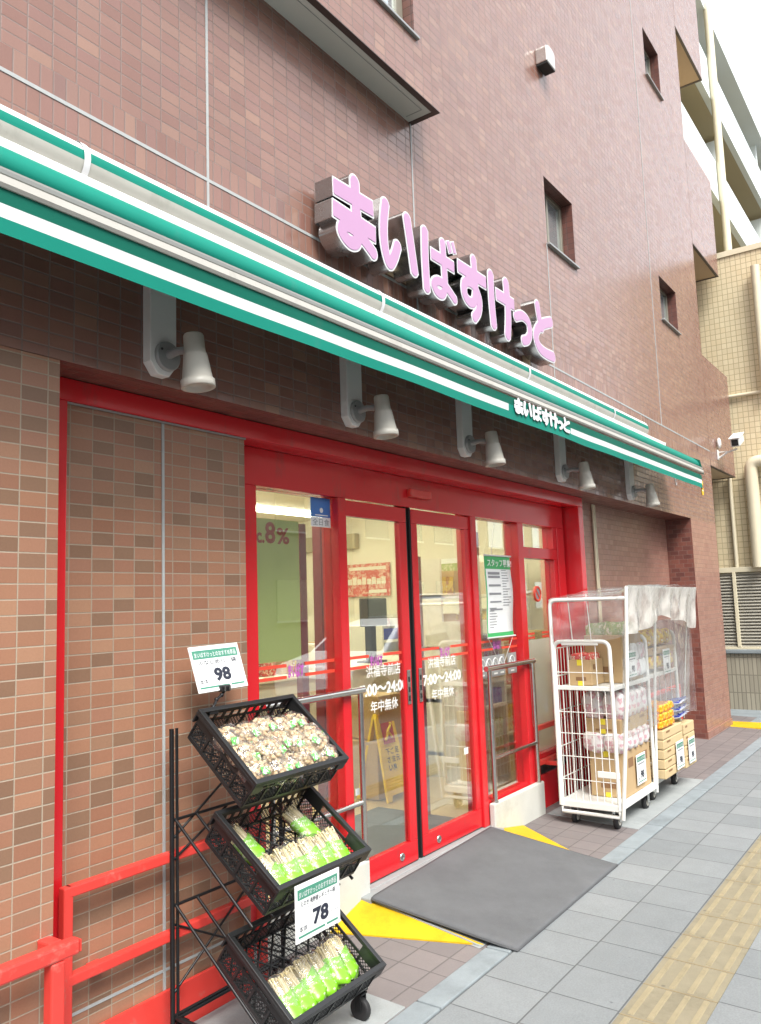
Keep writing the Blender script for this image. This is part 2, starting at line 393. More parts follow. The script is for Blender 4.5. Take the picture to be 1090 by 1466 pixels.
    def mesh(s, name, mats, off=(0, 0, 0)):
        me = bpy.data.meshes.new(name); o = Vector(off)
        me.from_pydata([tuple(Vector(p) - o) for p in s.v], [], s.f)
        for m in (mats if isinstance(mats, (list, tuple)) else [mats]): me.materials.append(m)
        me.polygons.foreach_set('material_index', s.mi); me.polygons.foreach_set('use_smooth', s.sm)
        me.update(); return me
    def build(s, name, mats, parent=None, bevel=0, local=False):
        off = Vector((0, 0, 0))
        if parent is not None and not local:
            p = parent
            while p is not None: off += p.location; p = p.parent
        o = bpy.data.objects.new(name, s.mesh(name, mats, off)); COL.objects.link(o)
        if parent is not None: o.parent = parent
        if bevel:
            b = o.modifiers.new('bev', 'BEVEL'); b.width = bevel; b.segments = 2; b.limit_method = 'ANGLE'; b.angle_limit = R(40)
        return o
def fixn(o):
    bm = bmesh.new(); bm.from_mesh(o.data); bmesh.ops.recalc_face_normals(bm, faces=bm.faces); bm.to_mesh(o.data); bm.free(); return o

def tag(o, label, cat, group=None):
    o['label'] = label; o['category'] = cat
    if group: o['group'] = group
    return o
def thing(name, loc, label, cat, group=None, mw=None):
    o = bpy.data.objects.new(name, None); o.empty_display_size = .1; COL.objects.link(o)
    if mw is not None: o.matrix_world = mw
    else: o.location = loc
    return tag(o, label, cat, group)
def struct(o, kind='structure'): o['kind'] = kind; return o
def dup(root, mw, label, group=None):
    r = root.copy(); COL.objects.link(r); r.matrix_world = mw; r['label'] = label
    if group: r['group'] = group
    for ch in list(root.children):
        c = ch.copy(); COL.objects.link(c); c.parent = r
        for g in list(ch.children):
            d = g.copy(); COL.objects.link(d); d.parent = c
    return r

# text: M maps text plane (x right, y up) to the target space
def text_mb(body, M, height=None, width=None, bold=0., align='LEFT', depth=.0):
    c = bpy.data.curves.new('txt', 'FONT'); c.body = body; c.size = 1; c.offset = bold; c.extrude = depth; c.resolution_u = 3
    o = bpy.data.objects.new('txt', c); COL.objects.link(o)
    dg = bpy.context.evaluated_depsgraph_get(); me = bpy.data.meshes.new_from_object(o.evaluated_get(dg))
    P = [Vector(v.co) for v in me.vertices]; F = [list(p.vertices) for p in me.polygons]
    bpy.data.objects.remove(o); bpy.data.meshes.remove(me)
    if not P: return MB()
    x0 = min(p.x for p in P); x1 = max(p.x for p in P); y0 = min(p.y for p in P); y1 = max(p.y for p in P)
    sy = height / (y1 - y0) if height else width / (x1 - x0)
    sx = width / (x1 - x0) if width else sy
    ox = {'LEFT': x0, 'CENTER': (x0 + x1) / 2, 'RIGHT': x1}[align]
    m = MB(); m.add([M @ Vector(((p.x - ox) * sx, (p.y - y0) * sy, p.z)) for p in P], F); return m
def facM(x, y, z): # text facing the street (-Y), origin bottom-left
    return Matrix(((1, 0, 0, x), (0, 0, -1, y), (0, 1, 0, z), (0, 0, 0, 1)))

# ---------------------------------------------------------------- ground
GZ = lambda y: .02 * min(0, y + .57)
sheet = MB(); sheet.add([(-40, -90, -.22), (160, -90, -.22), (160, 60, -.22), (-40, 60, -.22)], [(0, 1, 2, 3)])
struct(sheet.build('ground', M_asph))
m = MB(); m.box(-6, 60, -12, -2.95, -.3, -.16); struct(m.build('road', M_asph))
m = MB(); m.cur = 0
m.hexa([(-6, -2.8, -.3), (40, -2.8, -.3), (40, -.57, -.3), (-6, -.57, -.3), (-6, -2.8, GZ(-2.8)), (40, -2.8, GZ(-2.8)), (40, -.57, 0), (-6, -.57, 0)])
struct(m.build('pavement', M_slab))
m = MB(); m.box(-6, 40, -2.96, -2.805, -.3, -.04); struct(m.build('road_kerb', M_kerb, bevel=.01))
# kerb strip between pavement and shop apron, in lengths with open joints
m = MB(); x = -1.3
while x < 12:
    L = .6; m.box(x + .004, x + L - .004, -.562, -.442, -.2, .004); x += L
struct(m.build('kerb_strip', M_kerb, bevel=.006))
m = MB(); m.box(-2, 14, -.5695, -.4405, -.2, -.012); struct(m.build('kerb_gap', M_black))
AZ = lambda y: .04 * (y + .44)
m = MB(); m.hexa([(-1.5, -.4405, -.2), (11.4, -.4405, -.2), (11.4, .5, -.2), (-1.5, .5, -.2), (-1.5, -.4405, 0), (11.4, -.4405, 0), (11.4, .5, AZ(.5)), (-1.5, .5, AZ(.5))])
struct(m.build('shop_apron', M_apron))
def apron_patch(x0, x1, y0, y1, name, mt, sk=0):
    m = MB(); m.hexa([(x0, y0, AZ(y0) - .05), (x1, y0, AZ(y0) - .05), (x1 - sk, y1, AZ(y1) - .05), (x0, y1, AZ(y1) - .05),
                      (x0, y0, AZ(y0) + .005), (x1, y0, AZ(y0) + .005), (x1 - sk, y1, AZ(y1) + .005), (x0, y1, AZ(y1) + .005)])
    return struct(m.build(name, mt, bevel=.002))
apron_patch(1.0, 2.83, -.437, .17, 'concrete_patch', M_conc)
apron_patch(5.74, 7.5, -.437, .24, 'concrete_patch', M_conc, .1)
m = MB(); m.box(10.5, 10.9, -.5, 3, -.1, .025); struct(m.build('yellow_kerb', M_yel, bevel=.01))
m = MB(); m.box(10.92, 12.19, -3, 12, -.2, .012); struct(m.build('alley', M_kerb))
# tactile strip
m = MB(); y0, y1 = -1.462, -1.166
m.hexa([(-2, y0, GZ(y0) - .03), (24, y0, GZ(y0) - .03), (24, y1, GZ(y1) - .03), (-2, y1, GZ(y1) - .03), (-2, y0, GZ(y0) + .004), (24, y0, GZ(y0) + .004), (24, y1, GZ(y1) + .004), (-2, y1, GZ(y1) + .004)])
tact = struct(m.build('tactile_paving', M_tact))
m = MB()
for i in range(-4, 62):
    xs = 3.54 - .2955 * 12 + i * .2955 + .015
    for k in range(4):
        yc = y0 + .037 + k * .074
        z = GZ(yc) + .004
        a, b = .0135, .009
        m.hexa([(xs, yc - a, z - .002), (xs + .2655, yc - a, z - .002), (xs + .2655, yc + a, z - .002), (xs, yc + a, z - .002),
                (xs + .006, yc - b, z + .0055), (xs + .2595, yc - b, z + .0055), (xs + .2595, yc + b, z + .0055), (xs + .006, yc + b, z + .0055)])
struct(m.build('tactile_bars', M_bar))
m = MB()
for i in range(-4, 62):
    xs = 3.54 - .2955 * 12 + i * .2955
    m.hexa([(xs - .003, y0, GZ(y0)), (xs + .003, y0, GZ(y0)), (xs + .003, y1, GZ(y1)), (xs - .003, y1, GZ(y1)), (xs - .003, y0, GZ(y0) + .0055), (xs + .003, y0, GZ(y0) + .0055), (xs + .003, y1, GZ(y1) + .0055), (xs - .003, y1, GZ(y1) + .0055)])
struct(m.build('tactile_joints', concrete('tactile_joint', (.25, .20, .12))))

# ---------------------------------------------------------------- building
B = thing('apartment_building', (5, 0, 0), 'tall apartment building clad in reddish brown tiles with the shop at its foot', 'building')
XE, ZS, ZT = 10.63, 2.47, 15.0
wins = [(5.806, 6.395, 4.41, 4.985), (8.921, 9.583, 4.655, 5.165), (9.02, 9.625, 7.63, 8.23), (5.8, 6.4, 7.3, 7.95)]
xs = sorted({-2.5, XE} | {a for w in wins for a in w[:2]}); zs = sorted({ZS, ZT} | {a for w in wins for a in w[2:]})
m = MB()
def infwin(x, z): return any(w[0] < x < w[1] and w[2] < z < w[3] for w in wins)
for i in range(len(xs) - 1):
    for j in range(len(zs) - 1):
        if not infwin((xs[i] + xs[i + 1]) / 2, (zs[j] + zs[j + 1]) / 2):
            m.add([(xs[i], 0, zs[j]), (xs[i + 1], 0, zs[j]), (xs[i + 1], 0, zs[j + 1]), (xs[i], 0, zs[j + 1])], [(0, 1, 2, 3)])
m.add([(XE, 0, ZS), (XE, 9, ZS), (XE, 9, ZT), (XE, 0, ZT)], [(0, 1, 2, 3)])
m.add([(-2.5, 0, ZT), (XE, 0, ZT), (XE, 9, ZT), (-2.5, 9, ZT)], [(0, 1, 2, 3)])
m.add([(-2.5, 0, ZS), (-2.5, 9, ZS), (-2.5, 9, ZT), (-2.5, 0, ZT)], [(3, 2, 1, 0)])
m.build('upper_wall', M_tile_up, B)
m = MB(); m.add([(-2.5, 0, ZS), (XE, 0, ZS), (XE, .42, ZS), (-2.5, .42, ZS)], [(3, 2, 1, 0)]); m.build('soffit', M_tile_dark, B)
m = MB(); m.box(-2.5, 1.545, 0, .4, -.1, ZS - .002); m.build('pier', M_tile_pil, B)
m = MB(); m.add([(1.545, .19, -.05), (2.600, .19, -.05), (2.600, .19, ZS), (1.545, .19, ZS)], [(0, 1, 2, 3)]); m.add([(2.600, .19, 0), (2.600, .5, 0), (2.600, .5, ZS), (2.600, .19, ZS)], [(0, 1, 2, 3)]); m.build('blind_wall', M_tile_low, B)
M_tile_r = tile_mat('tile_brown_right', [(0, (.27, .13, .10)), (.5, (.34, .18, .135)), (1, (.30, .15, .12))], (.25, .17, .14), ou=9.48, ov=.0305, stag=.5)
m = MB(); m.add([(6.6, .285, -.05), (9.48, .285, -.05), (9.48, .285, ZS), (6.6, .285, ZS)], [(0, 1, 2, 3)]); m.build('recess_wall', M_tile_r, B)
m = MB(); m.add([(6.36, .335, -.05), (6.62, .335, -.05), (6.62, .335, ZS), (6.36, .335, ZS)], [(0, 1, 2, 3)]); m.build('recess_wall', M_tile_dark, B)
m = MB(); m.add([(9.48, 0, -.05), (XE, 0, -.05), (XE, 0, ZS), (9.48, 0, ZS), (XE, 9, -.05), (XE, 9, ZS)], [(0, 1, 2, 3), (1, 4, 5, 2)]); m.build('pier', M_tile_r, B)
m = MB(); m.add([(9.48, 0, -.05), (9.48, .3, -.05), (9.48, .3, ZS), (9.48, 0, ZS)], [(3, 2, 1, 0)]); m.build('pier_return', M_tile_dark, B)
m = MB(); m.box(9.479, XE + .006, -.012, .0, -.02, .10); m.build('pier_plinth', M_tile_r, B, bevel=.003)
# sealant joints
m = MB()
m.box(-2.5, XE, -.003, .001, 3.394, 3.408)
for x, za, zb in ((2.218, 3.0, 15), (3.83, 3.0, 4.45), (5.79, 3.0, 4.40), (8.6, 3.4, 15)):
    m.box(x - .006, x + .006, -.0035, .001, za, zb)
m.box(2.129, 2.141, .186, .192, .0, ZS); m.box(1.55, 2.598, .1865, .192, .255, .265)
m.build('sealant_joint', M_seal, B)
# windows
for k, (a, b, c, d) in enumerate(wins):
    dp = .13
    f = MB()
    f.add([(a, 0, c), (a, dp, c), (a, dp, d), (a, 0, d), (b, 0, c), (b, dp, c), (b, dp, d), (b, 0, d)], [(0, 1, 2, 3), (7, 6, 5, 4), (3, 2, 6, 7), (4, 5, 1, 0)])
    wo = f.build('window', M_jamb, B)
    f = MB(); f.box(a, b, dp - .03, dp, c, c + .035); f.box(a, b, dp - .03, dp, d - .035, d); f.box(a, a + .035, dp - .031, dp, c + .03, d - .03); f.box(b - .035, b, dp - .031, dp, c + .03, d - .03)
    f.box((a + b) / 2 - .015, (a + b) / 2 + .015, dp - .025, dp, c + .03, d - .03)
    f.build('window_frame', M_frame, wo, bevel=.003)
    f = MB(); f.box(a + .03, b - .03, dp - .012, dp - .006, c + .03, d - .03); f.build('pane', M_winglass, wo)
    f = MB(); f.box(a - .02, b + .02, -.03, dp, c - .012, c + .004); f.build('window_sill', M_grey, wo, bevel=.002)
# bay window box above
m = MB(); bx1, bz, bd = 3.85, 4.455, -.196
m.add([(1.6, bd, bz), (3.0, bd, bz), (3.0, bd, 4.79), (1.6, bd, 4.79)], [(0, 1, 2, 3)])
m.add([(3.0, bd, bz), (3.6, bd, bz), (3.6, bd, 4.79), (3.0, bd, 4.79)], [(0, 1, 2, 3)])
m.add([(3.6, bd, bz), (bx1, bd, bz), (bx1, bd, 7), (3.6, bd, 7)], [(0, 1, 2, 3)])
m.add([(1.6, bd, 6.2), (3.6, bd, 6.2), (3.6, bd, 7), (1.6, bd, 7)], [(0, 1, 2, 3)])
m.add([(bx1, bd, bz), (bx1, 0, bz), (bx1, 0, 7), (bx1, bd, 7)], [(0, 1, 2, 3)])
m.add([(1.6, bd, bz), (1.6, 0, bz), (1.6, 0, 7), (1.6, bd, 7)], [(3, 2, 1, 0)])
bay = m.build('bay_window', M_tile_up, B)
m = MB(); m.box(1.6, bx1, bd - .002, bd + .035, bz - .006, bz - .001); m.box(bx1 - .035, bx1, bd + .035, 0, bz - .006, bz - .001); m.build('drip_edge', M_dkbr, bay)
m = MB(); m.add([(1.6, bd + .035, bz - .002), (bx1 - .035, bd + .035, bz - .002), (bx1 - .035, 0, bz - .002), (1.6, 0, bz - .002)], [(3, 2, 1, 0)])
m.build('bay_soffit', M_soff, bay)
m = MB(); m.box(1.7, bx1 - .09, bd + .068, bd + .071, bz - .0045, bz - .0015); m.box(bx1 - .093, bx1 - .09, bd + .071, -.02, bz - .0045, bz - .0015); m.build('bay_soffit_groove', M_grey, bay)
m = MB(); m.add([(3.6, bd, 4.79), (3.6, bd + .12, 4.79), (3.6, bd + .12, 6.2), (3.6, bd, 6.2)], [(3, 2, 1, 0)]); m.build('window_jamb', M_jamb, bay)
m = MB(); m.box(1.6, 3.63, bd - .02, bd + .1, 4.775, 4.79); m.build('window_sill', M_grey, bay, bevel=.002)
m = MB(); m.box(3.53, 3.598, bd + .07, bd + .11, 4.79, 6.2); m.box(1.6, 3.53, bd + .07, bd + .11, 4.79, 4.85); m.build('window_frame', M_frame, bay, bevel=.003)
m = MB(); m.box(1.6, 3.53, bd + .085, bd + .095, 4.85, 6.2); m.build('pane', M_winglass, bay)
# wall vent hood
v = thing('vent_hood', (5.86, 0, 6.0), 'small stainless vent hood high on the tiled wall', 'vent')
m = MB(); pr = [(-.085, 5.93), (.085, 5.93), (.085, 6.05)] + [(.085 * math.cos(a), 6.05 + .04 * math.sin(a)) for a in np.linspace(0.3, math.pi - .3, 8)] + [(-.085, 6.05)]
m.prism([(5.87 + x, -.001, z) for x, z in pr], (0, -.10, 0)); fixn(m.build('hood', M_steel, v, bevel=.008))
m = MB(); m.box(5.79, 5.95, -.098, -.008, 5.915, 5.929); m.build('opening', M_black, v)
# end bay balconies
for k, (z0, z1, x1) in enumerate(((3.225, 4.66, 12.03), (6.16, 7.6, 12.03), (9.22, 10.7, 12.06))):
    m = MB(); m.box(XE + .012, x1, 0, .14, z0, z1); m.box(x1 - .14, x1, .14, 2.6, z0, z1)
    bo = m.build('balcony_parapet', M_tile_up, B)
    m = MB(); m.box(XE, x1 - .03, .03, 2.6, z0 - .004, z0 + .15); m.build('balcony_soffit', M_tan, bo)
    m = MB(); m.box(XE, x1, -.004, .03, z0 - .012, z0 - .001); m.box(x1 - .035, x1, .03, 2.6, z0 - .012, z0 - .005); m.build('drip_edge', M_dkbr, bo)
    m = MB(); m.box(XE, XE + .012, .01, .2, z0 + .62, z1); m.build('movement_gap', M_jamb, bo)

# ---------------------------------------------------------------- main sign letters by distance field
def catmull(P, n=8):
    if len(P) < 3: return P
    out = []
    Q = [P[0]] + list(P) + [P[-1]]
    for i in range(1, len(Q) - 2):
        for k in range(n):
            t = k / n; a, b, c, d = [np.array(Q[i + j], float) for j in (-1, 0, 1, 2)]
            out.append(tuple(.5 * ((2 * b) + (-a + c) * t + (2 * a - 5 * b + 4 * c - d) * t * t + (-a + 3 * b - 3 * c + d) * t ** 3)))
    out.append(P[-1]); return out
def glyph_sdf(strokes, X, Z):
    D = np.full(X.shape, 9.)
    for pts, w in strokes:
        P = catmull(pts); r = w / 2; n = len(P) - 1
        for i in range(n):
            a = np.array(P[i]); b = np.array(P[i + 1]); d = b - a; L = np.hypot(*d); d = d / L
            t = (X - a[0]) * d[0] + (Z - a[1]) * d[1]; s = np.abs(-(X - a[0]) * d[1] + (Z - a[1]) * d[0])
            lo = np.maximum(-t, 0); hi = np.maximum(t - L, 0)
            base = np.hypot(lo + hi, s) - r
            if i == 0: base = np.where(t < 0, np.maximum(s - r, -t), base)
            if i == n - 1: base = np.where(t > L, np.maximum(s - r, t - L), base)
            D = np.minimum(D, base)
    return D
def contours(F, xs, zs, iso):
    G = F - iso; nx, nz = G.shape; seg = {}
    def pt(i, j, k, l):
        a, b = G[i, j], G[k, l]; t = a / (a - b)
        return (xs[i] + (xs[k] - xs[i]) * t, zs[j] + (zs[l] - zs[j]) * t)
    def eid(i, j, k, l): return (i, j, k, l)
    for i in range(nx - 1):
        for j in range(nz - 1):
            c = [G[i, j] < 0, G[i + 1, j] < 0, G[i + 1, j + 1] < 0, G[i, j + 1] < 0]
            if all(c) or not any(c): continue
            E = [(i, j, i + 1, j), (i + 1, j, i + 1, j + 1), (i, j + 1, i + 1, j + 1), (i, j, i, j + 1)]
            ein = [e for e, (p, q) in zip(E, ((0, 1), (1, 2), (3, 2), (0, 3))) if c[p] != c[q]]
            if len(ein) == 4:
                prs = [(E[0], E[3]), (E[1], E[2])] if c[0] else [(E[0], E[1]), (E[2], E[3])]
                if not c[0]: prs = [(E[0], E[1]), (E[2], E[3])]
            else: prs = [tuple(ein)]
            for a, b in prs: seg.setdefault(a, []).append(b); seg.setdefault(b, []).append(a)
    loops = []; seen = set()
    for s0 in seg:
        if s0 in seen: continue
        lp = [s0]; seen.add(s0); cur = s0
        while True:
            nx_ = [e for e in seg[cur] if e not in seen]
            if not nx_: break
            cur = nx_[0]; seen.add(cur); lp.append(cur)
        if len(lp) > 6: loops.append([pt(*e) for e in lp])
    return loops
def rdp(P, eps):
    if len(P) < 3: return P
    a, b = np.array(P[0]), np.array(P[-1]); A = np.array(P); d = b - a; L = np.hypot(*d)
    dist = np.abs((A[:, 0] - a[0]) * d[1] - (A[:, 1] - a[1]) * d[0]) / L if L > 1e-9 else np.hypot(*(A - a).T)
    i = int(dist.argmax())
    if dist[i] < eps: return [P[0], P[-1]]
    return rdp(P[:i + 1], eps)[:-1] + rdp(P[i:], eps)
def plate(loops, y, depth, name, mt, parent, T=None):
    # filled curve with holes -> mesh; lies in x,z with front at y, body towards +y
    c = bpy.data.curves.new('pl', 'CURVE'); c.dimensions = '2D'; c.fill_mode = 'BOTH'; c.extrude = depth / 2
    for lp in loops:
        h = len(lp) // 2; q = rdp(lp[:h + 1], .0006)[:-1] + rdp(lp[h:] + lp[:1], .0006)[:-1]
        if len(q) < 3: continue
        sp = c.splines.new('POLY'); sp.points.add(len(q) - 1); sp.use_cyclic_u = True
        for p, (x, z) in zip(sp.points, q): p.co = (x, z, 0, 1)
    o = bpy.data.objects.new('pl', c); COL.objects.link(o)
    me = bpy.data.meshes.new_from_object(o.evaluated_get(bpy.context.evaluated_depsgraph_get()))
    mb = MB(); mb.add([(p.co.x, y + depth / 2 - p.co.z, p.co.y) for p in me.vertices], [list(p.vertices) for p in me.polygons])
    bpy.data.objects.remove(o); bpy.data.meshes.remove(me)
    if T: mb.v = [T(p) for p in mb.v]
    return mb.build(name, mt, parent)
GL = [
 [([(2.877, 3.603), (3.194, 3.612)], .086), ([(2.868, 3.490), (3.209, 3.478)], .086),
  ([(3.045, 3.699), (3.047, 3.62), (3.055, 3.50), (3.062, 3.43), (3.040, 3.378), (2.985, 3.364), (2.932, 3.395), (2.955, 3.437), (3.02, 3.442), (3.10, 3.42), (3.19, 3.372)], .072)],
 [([(3.31, 3.695), (3.288, 3.58), (3.288, 3.46), (3.325, 3.37), (3.372, 3.415), (3.412, 3.497)], .066), ([(3.512, 3.69), (3.535, 3.58), (3.570, 3.395)], .07)],
 [([(3.692, 3.690), (3.685, 3.52), (3.692, 3.338)], .066), ([(3.752, 3.572), (4.005, 3.572)], .07),
  ([(3.885, 3.690), (3.89, 3.55), (3.892, 3.43), (3.862, 3.366), (3.80, 3.360), (3.768, 3.398), (3.82, 3.430), (3.90, 3.422), (4.005, 3.370)], .058),
  ([(3.945, 3.712), (3.972, 3.652)], .034), ([(3.998, 3.725), (4.025, 3.665)], .034)],
 [([(4.057, 3.602), (4.405, 3.602)], .08), ([(4.255, 3.712), (4.262, 3.60), (4.262, 3.50), (4.235, 3.43), (4.175, 3.413), (4.123, 3.445), (4.125, 3.51), (4.18, 3.540), (4.25, 3.53), (4.305, 3.47), (4.292, 3.39), (4.232, 3.328)], .066)],
 [([(4.478, 3.690), (4.475, 3.52), (4.49, 3.345)], .074), ([(4.545, 3.575), (4.80, 3.575)], .08), ([(4.692, 3.702), (4.706, 3.56), (4.703, 3.45), (4.682, 3.33)], .078)],
 [([(4.815, 3.500), (4.92, 3.535), (5.012, 3.515), (5.032, 3.44), (4.99, 3.385), (4.92, 3.358)], .068)],
 [([(5.182, 3.695), (5.205, 3.60), (5.24, 3.53)], .072), ([(5.415, 3.625), (5.28, 3.575), (5.17, 3.51), (5.132, 3.44), (5.175, 3.378), (5.28, 3.357), (5.425, 3.362)], .078)],
]
SG = thing('shop_sign', (4.1, 0, 3.5), 'pink hiragana shop name in white edged steel letters above the green awning', 'shop sign')
glyph_loops = []
for g in GL:
    px = [p[0] for st in g for p in st[0]]; pz = [p[1] for st in g for p in st[0]]
    gx = np.arange(min(px) - .07, max(px) + .07, .004); gz = np.arange(min(pz) - .07, max(pz) + .07, .004)
    XX, ZZ = np.meshgrid(gx, gz, indexing='ij'); F = glyph_sdf(g, XX, ZZ)
    outer = contours(F, gx, gz, .007); inner = contours(F, gx, gz, -.003); glyph_loops.append(outer)
    l = plate(outer, -.150, .105, 'letter', M_steelsign, SG)
    plate(outer, -.1535, .003, 'letter_edge', M_swhite, l)
    plate(inner, -.1565, .003, 'letter_face', M_pink, l)
m = MB(); m.box(2.95, 5.36, -.045, -.002, 3.42, 3.45); m.box(2.95, 5.36, -.044, -.002, 3.55, 3.58)
m.box(5.22, 5.245, -.05, -.001, 3.24, 3.36); m.build('mounting_rail', M_tan, SG)

# ---------------------------------------------------------------- awning
AW = thing('awning', (3.5, 0, 3.0), 'long green and white awning rolled out above the shop front', 'awning')
X0 = -1.5; TX = lambda x: .008 * (x - .6)
def extr(prof, xa, xb, name, mt, n=40, par=AW, wave=0, smooth=True):
    m = MB()
    def fn(u, v):
        x = xa + (xb - xa) * u; i = v * (len(prof) - 1); a = min(int(i), len(prof) - 2); f = i - a
        y = prof[a][0] * (1 - f) + prof[a + 1][0] * f; z = prof[a][1] * (1 - f) + prof[a + 1][1] * f
        if wave: y += wave * v * math.sin(x * 5.1 + 1.3 * math.sin(x * 2.3)) ; z += -.004 * math.sin(x * 3.7) * v
        return (x, y, z + TX(x))
    m.grid(fn, n, len(prof) - 1, smooth)
    return m.build(name, mt, par)
arc = [(-.08 - .078 * math.sin(a), 3.122 + .078 * math.cos(a)) for a in np.linspace(-.2, 2.75, 26)]
extr(arc[:13], X0, 7.60, 'cover_lip', M_awhite); extr(arc[12:17], X0, 7.60, 'cover_teal', M_teal); extr(arc[16:], X0, 7.60, 'cover', M_cream)
m = MB(); m.lathe((7.60, -.075, 3.135 + TX(7.6)), (7.602, -.075, 3.135 + TX(7.6)), [(0, .0), (0, .074), (1, .074)], 24); m.build('cover_end', M_lgrey, AW)
for x in (1.535, 3.253, 4.985, 6.67):
    m = MB(); P = [(x, -.08 - .082 * math.sin(a), 3.122 + TX(x) + .082 * math.cos(a)) for a in np.linspace(.1, 2.9, 16)]
    m.add([(p[0] + d, p[1], p[2]) for p in P for d in (-.012, .012)], [(2 * i, 2 * i + 1, 2 * i + 3, 2 * i + 2) for i in range(15)], True); m.build('strap', M_swhite, AW)
extr([(-.02, 3.028), (-.205, 3.028), (-.212, 3.020), (-.212, 2.992), (-.20, 2.986), (-.02, 2.986)], X0, 7.95, 'rain_shelf', M_white, 20, smooth=False)
m = MB(); m.box(7.935, 7.95, -.212, -.03, 2.965 + TX(7.95), 3.028 + TX(7.95)); m.build('shelf_end', M_white, AW)
fab = [(-.10, 3.03), (-.22, 2.985), (-.26, 2.955), (-.31, 2.93), (-.345, 2.90), (-.365, 2.865), (-.372, 2.835)]
extr([(-.10, 2.985), (-.222, 2.974)], X0, 8.5, 'fabric_dark', M_green)
extr([(-.222, 2.974), (-.232, 2.968)], X0, 8.5, 'fabric_seam', M_cream)
extr([(-.232, 2.968), (-.27, 2.955), (-.315, 2.930), (-.352, 2.900), (-.372, 2.868), (-.370, 2.84), (-.355, 2.82)], X0, 8.5, 'fabric', M_teal)
m = MB()
for s in range(2):
    pass
extr([(-.36, 2.822), (-.395, 2.822), (-.402, 2.812), (-.402, 2.800), (-.396, 2.793)], X0, 8.5, 'front_bar', M_lgrey, smooth=False)
extr([(-.396, 2.795), (-.408, 2.792), (-.410, 2.770), (-.404, 2.760), (-.36, 2.76)], X0, 8.5, 'front_bar_lip', M_cream, smooth=False)
m = MB(); m.hexa([(8.499, -.41, 2.755 + TX(8.5)), (8.505, -.41, 2.755 + TX(8.5)), (8.505, -.35, 2.755 + TX(8.5)), (8.499, -.35, 2.755 + TX(8.5)), (8.499, -.38, 2.90 + TX(8.5)), (8.505, -.38, 2.90 + TX(8.5)), (8.505, -.30, 2.94 + TX(8.5)), (8.499, -.30, 2.94 + TX(8.5))]); m.build('end_cap', M_green, AW)
# valance
def vy(x, v): return -.398 + .004 * v * math.sin(x * 5.1 + 1.3 * math.sin(x * 2.3))
m = MB(); VT, VB = 2.766, 2.632
def vfn(u, v): 
    x = X0 + (8.45 - X0) * u; return (x, vy(x, v), VT + (VB - VT) * v + TX(x) * .55 - .002 * math.sin(x * 3.7) * v)
rows = [0, .18, .36, .51, .66, .83, 1.0]
m.grid(lambda u, v: vfn(u, rows[min(6, int(round(v * 6)))]), 120, 6)
m.mi = [(0, 0, 1, 1, 2, 2)[k // 120] for k in range(720)]
# green break in the stripe for the name
val = m.build('valance', [M_green, M_awhite, M_teal], AW)
me = val.data
for p in me.polygons:
    cx = p.center[0] + AW.location.x
    if p.material_index == 1 and 4.17 < cx < 5.06: p.material_index = 2
sc = .088 / .38
for lp in glyph_loops:
    q = [[(4.20 + (x - 2.868) * .316, 2.676 + (z - 3.33) * .235) for x, z in l] for l in lp]
    plate(q, -.4075, .002, 'lettering', M_swhite, val, T=lambda p: (p[0], p[1] + vy(p[0], .5) + .398, p[2] + TX(p[0]) * .55))
m = MB(); m.tube([(8.47, -.39, 2.74), (8.47, -.39, 2.60)], .012, 8); tag(fixn(m.build('yellow_pull_rod', M_packy)), 'short yellow rod hanging at the far end of the awning', 'rod')
m = MB(); m.tube([(8.95 + .03 * math.cos(a), -.01, 2.84 + .05 * math.sin(a)) for a in np.linspace(0, 6.1, 16)], .004, 6); tag(m.build('cable_loop', M_grey), 'small dark wire loop on the tiled wall beneath the awning end', 'cable')

# ---------------------------------------------------------------- spotlights
def spotlight(label):
    t = thing('spotlight', (0, 0, 0), label, 'spotlight', 'spotlights under the awning')
    m = MB(); w = .062; m.prism([(-w, 0, .56), (-w, 0, .045), (-w + .035, 0, 0), (w - .035, 0, 0), (w, 0, .045), (w, 0, .56)], (0, -.045, 0)); fixn(m.build('mounting_plate', M_white, t, bevel=.004, local=True))
    m = MB(); m.lathe((.012, -.045, .075), (.012, -.062, .075), [(0, .056), (.8, .056), (1, .052)], 28); b = m.build('base', M_grey, t, local=True)
    m = MB(); [m.sphere((.012 + dx, -.063, .075 + dz), .005, 8, 4) for dx, dz in ((-.035, .02), (.033, .022))]; m.build('screw', M_rub, b, local=True)
    m = MB(); m.tube([(.012, -.06, .08), (.014, -.11, .085), (.014, -.165, .075)], [.018, .014, .016], 12); m.build('arm', M_grey, t, local=True)
    m = MB(); a, bb = Vector((.012, -.195, .128)), Vector((.02, -.212, -.075))
    m.lathe(a, bb, [(0, .012), (0.0, .034), (.03, .037), (.36, .039), (.37, .042), (.40, .044), (.85, .056), (.86, .062), (.99, .063), (1, .060), (1.0, .048), (.93, .044), (.93, .001)], 32); m.build('lamp_head', M_offw, t, local=True)
    return t
s0 = None
for x, lb in ((1.948, 'grey white spotlight on a long plate, nearest the camera over the blind tiled wall'), (3.14, 'grey white spotlight on a long plate above the left part of the door header'),
              (4.28, 'grey white spotlight on a long plate above the motion sensor side of the door'), (5.755, 'white spotlight under the small awning lettering above the right window'),
              (7.36, 'dark spotlight at the far end beyond the red frame')):
    mw = Matrix.Translation((x, 0, 2.493))
    if s0 is None: s0 = spotlight(lb); s0.matrix_world = mw
    else: dup(s0, mw, lb)
bpy.context.view_layer.update()

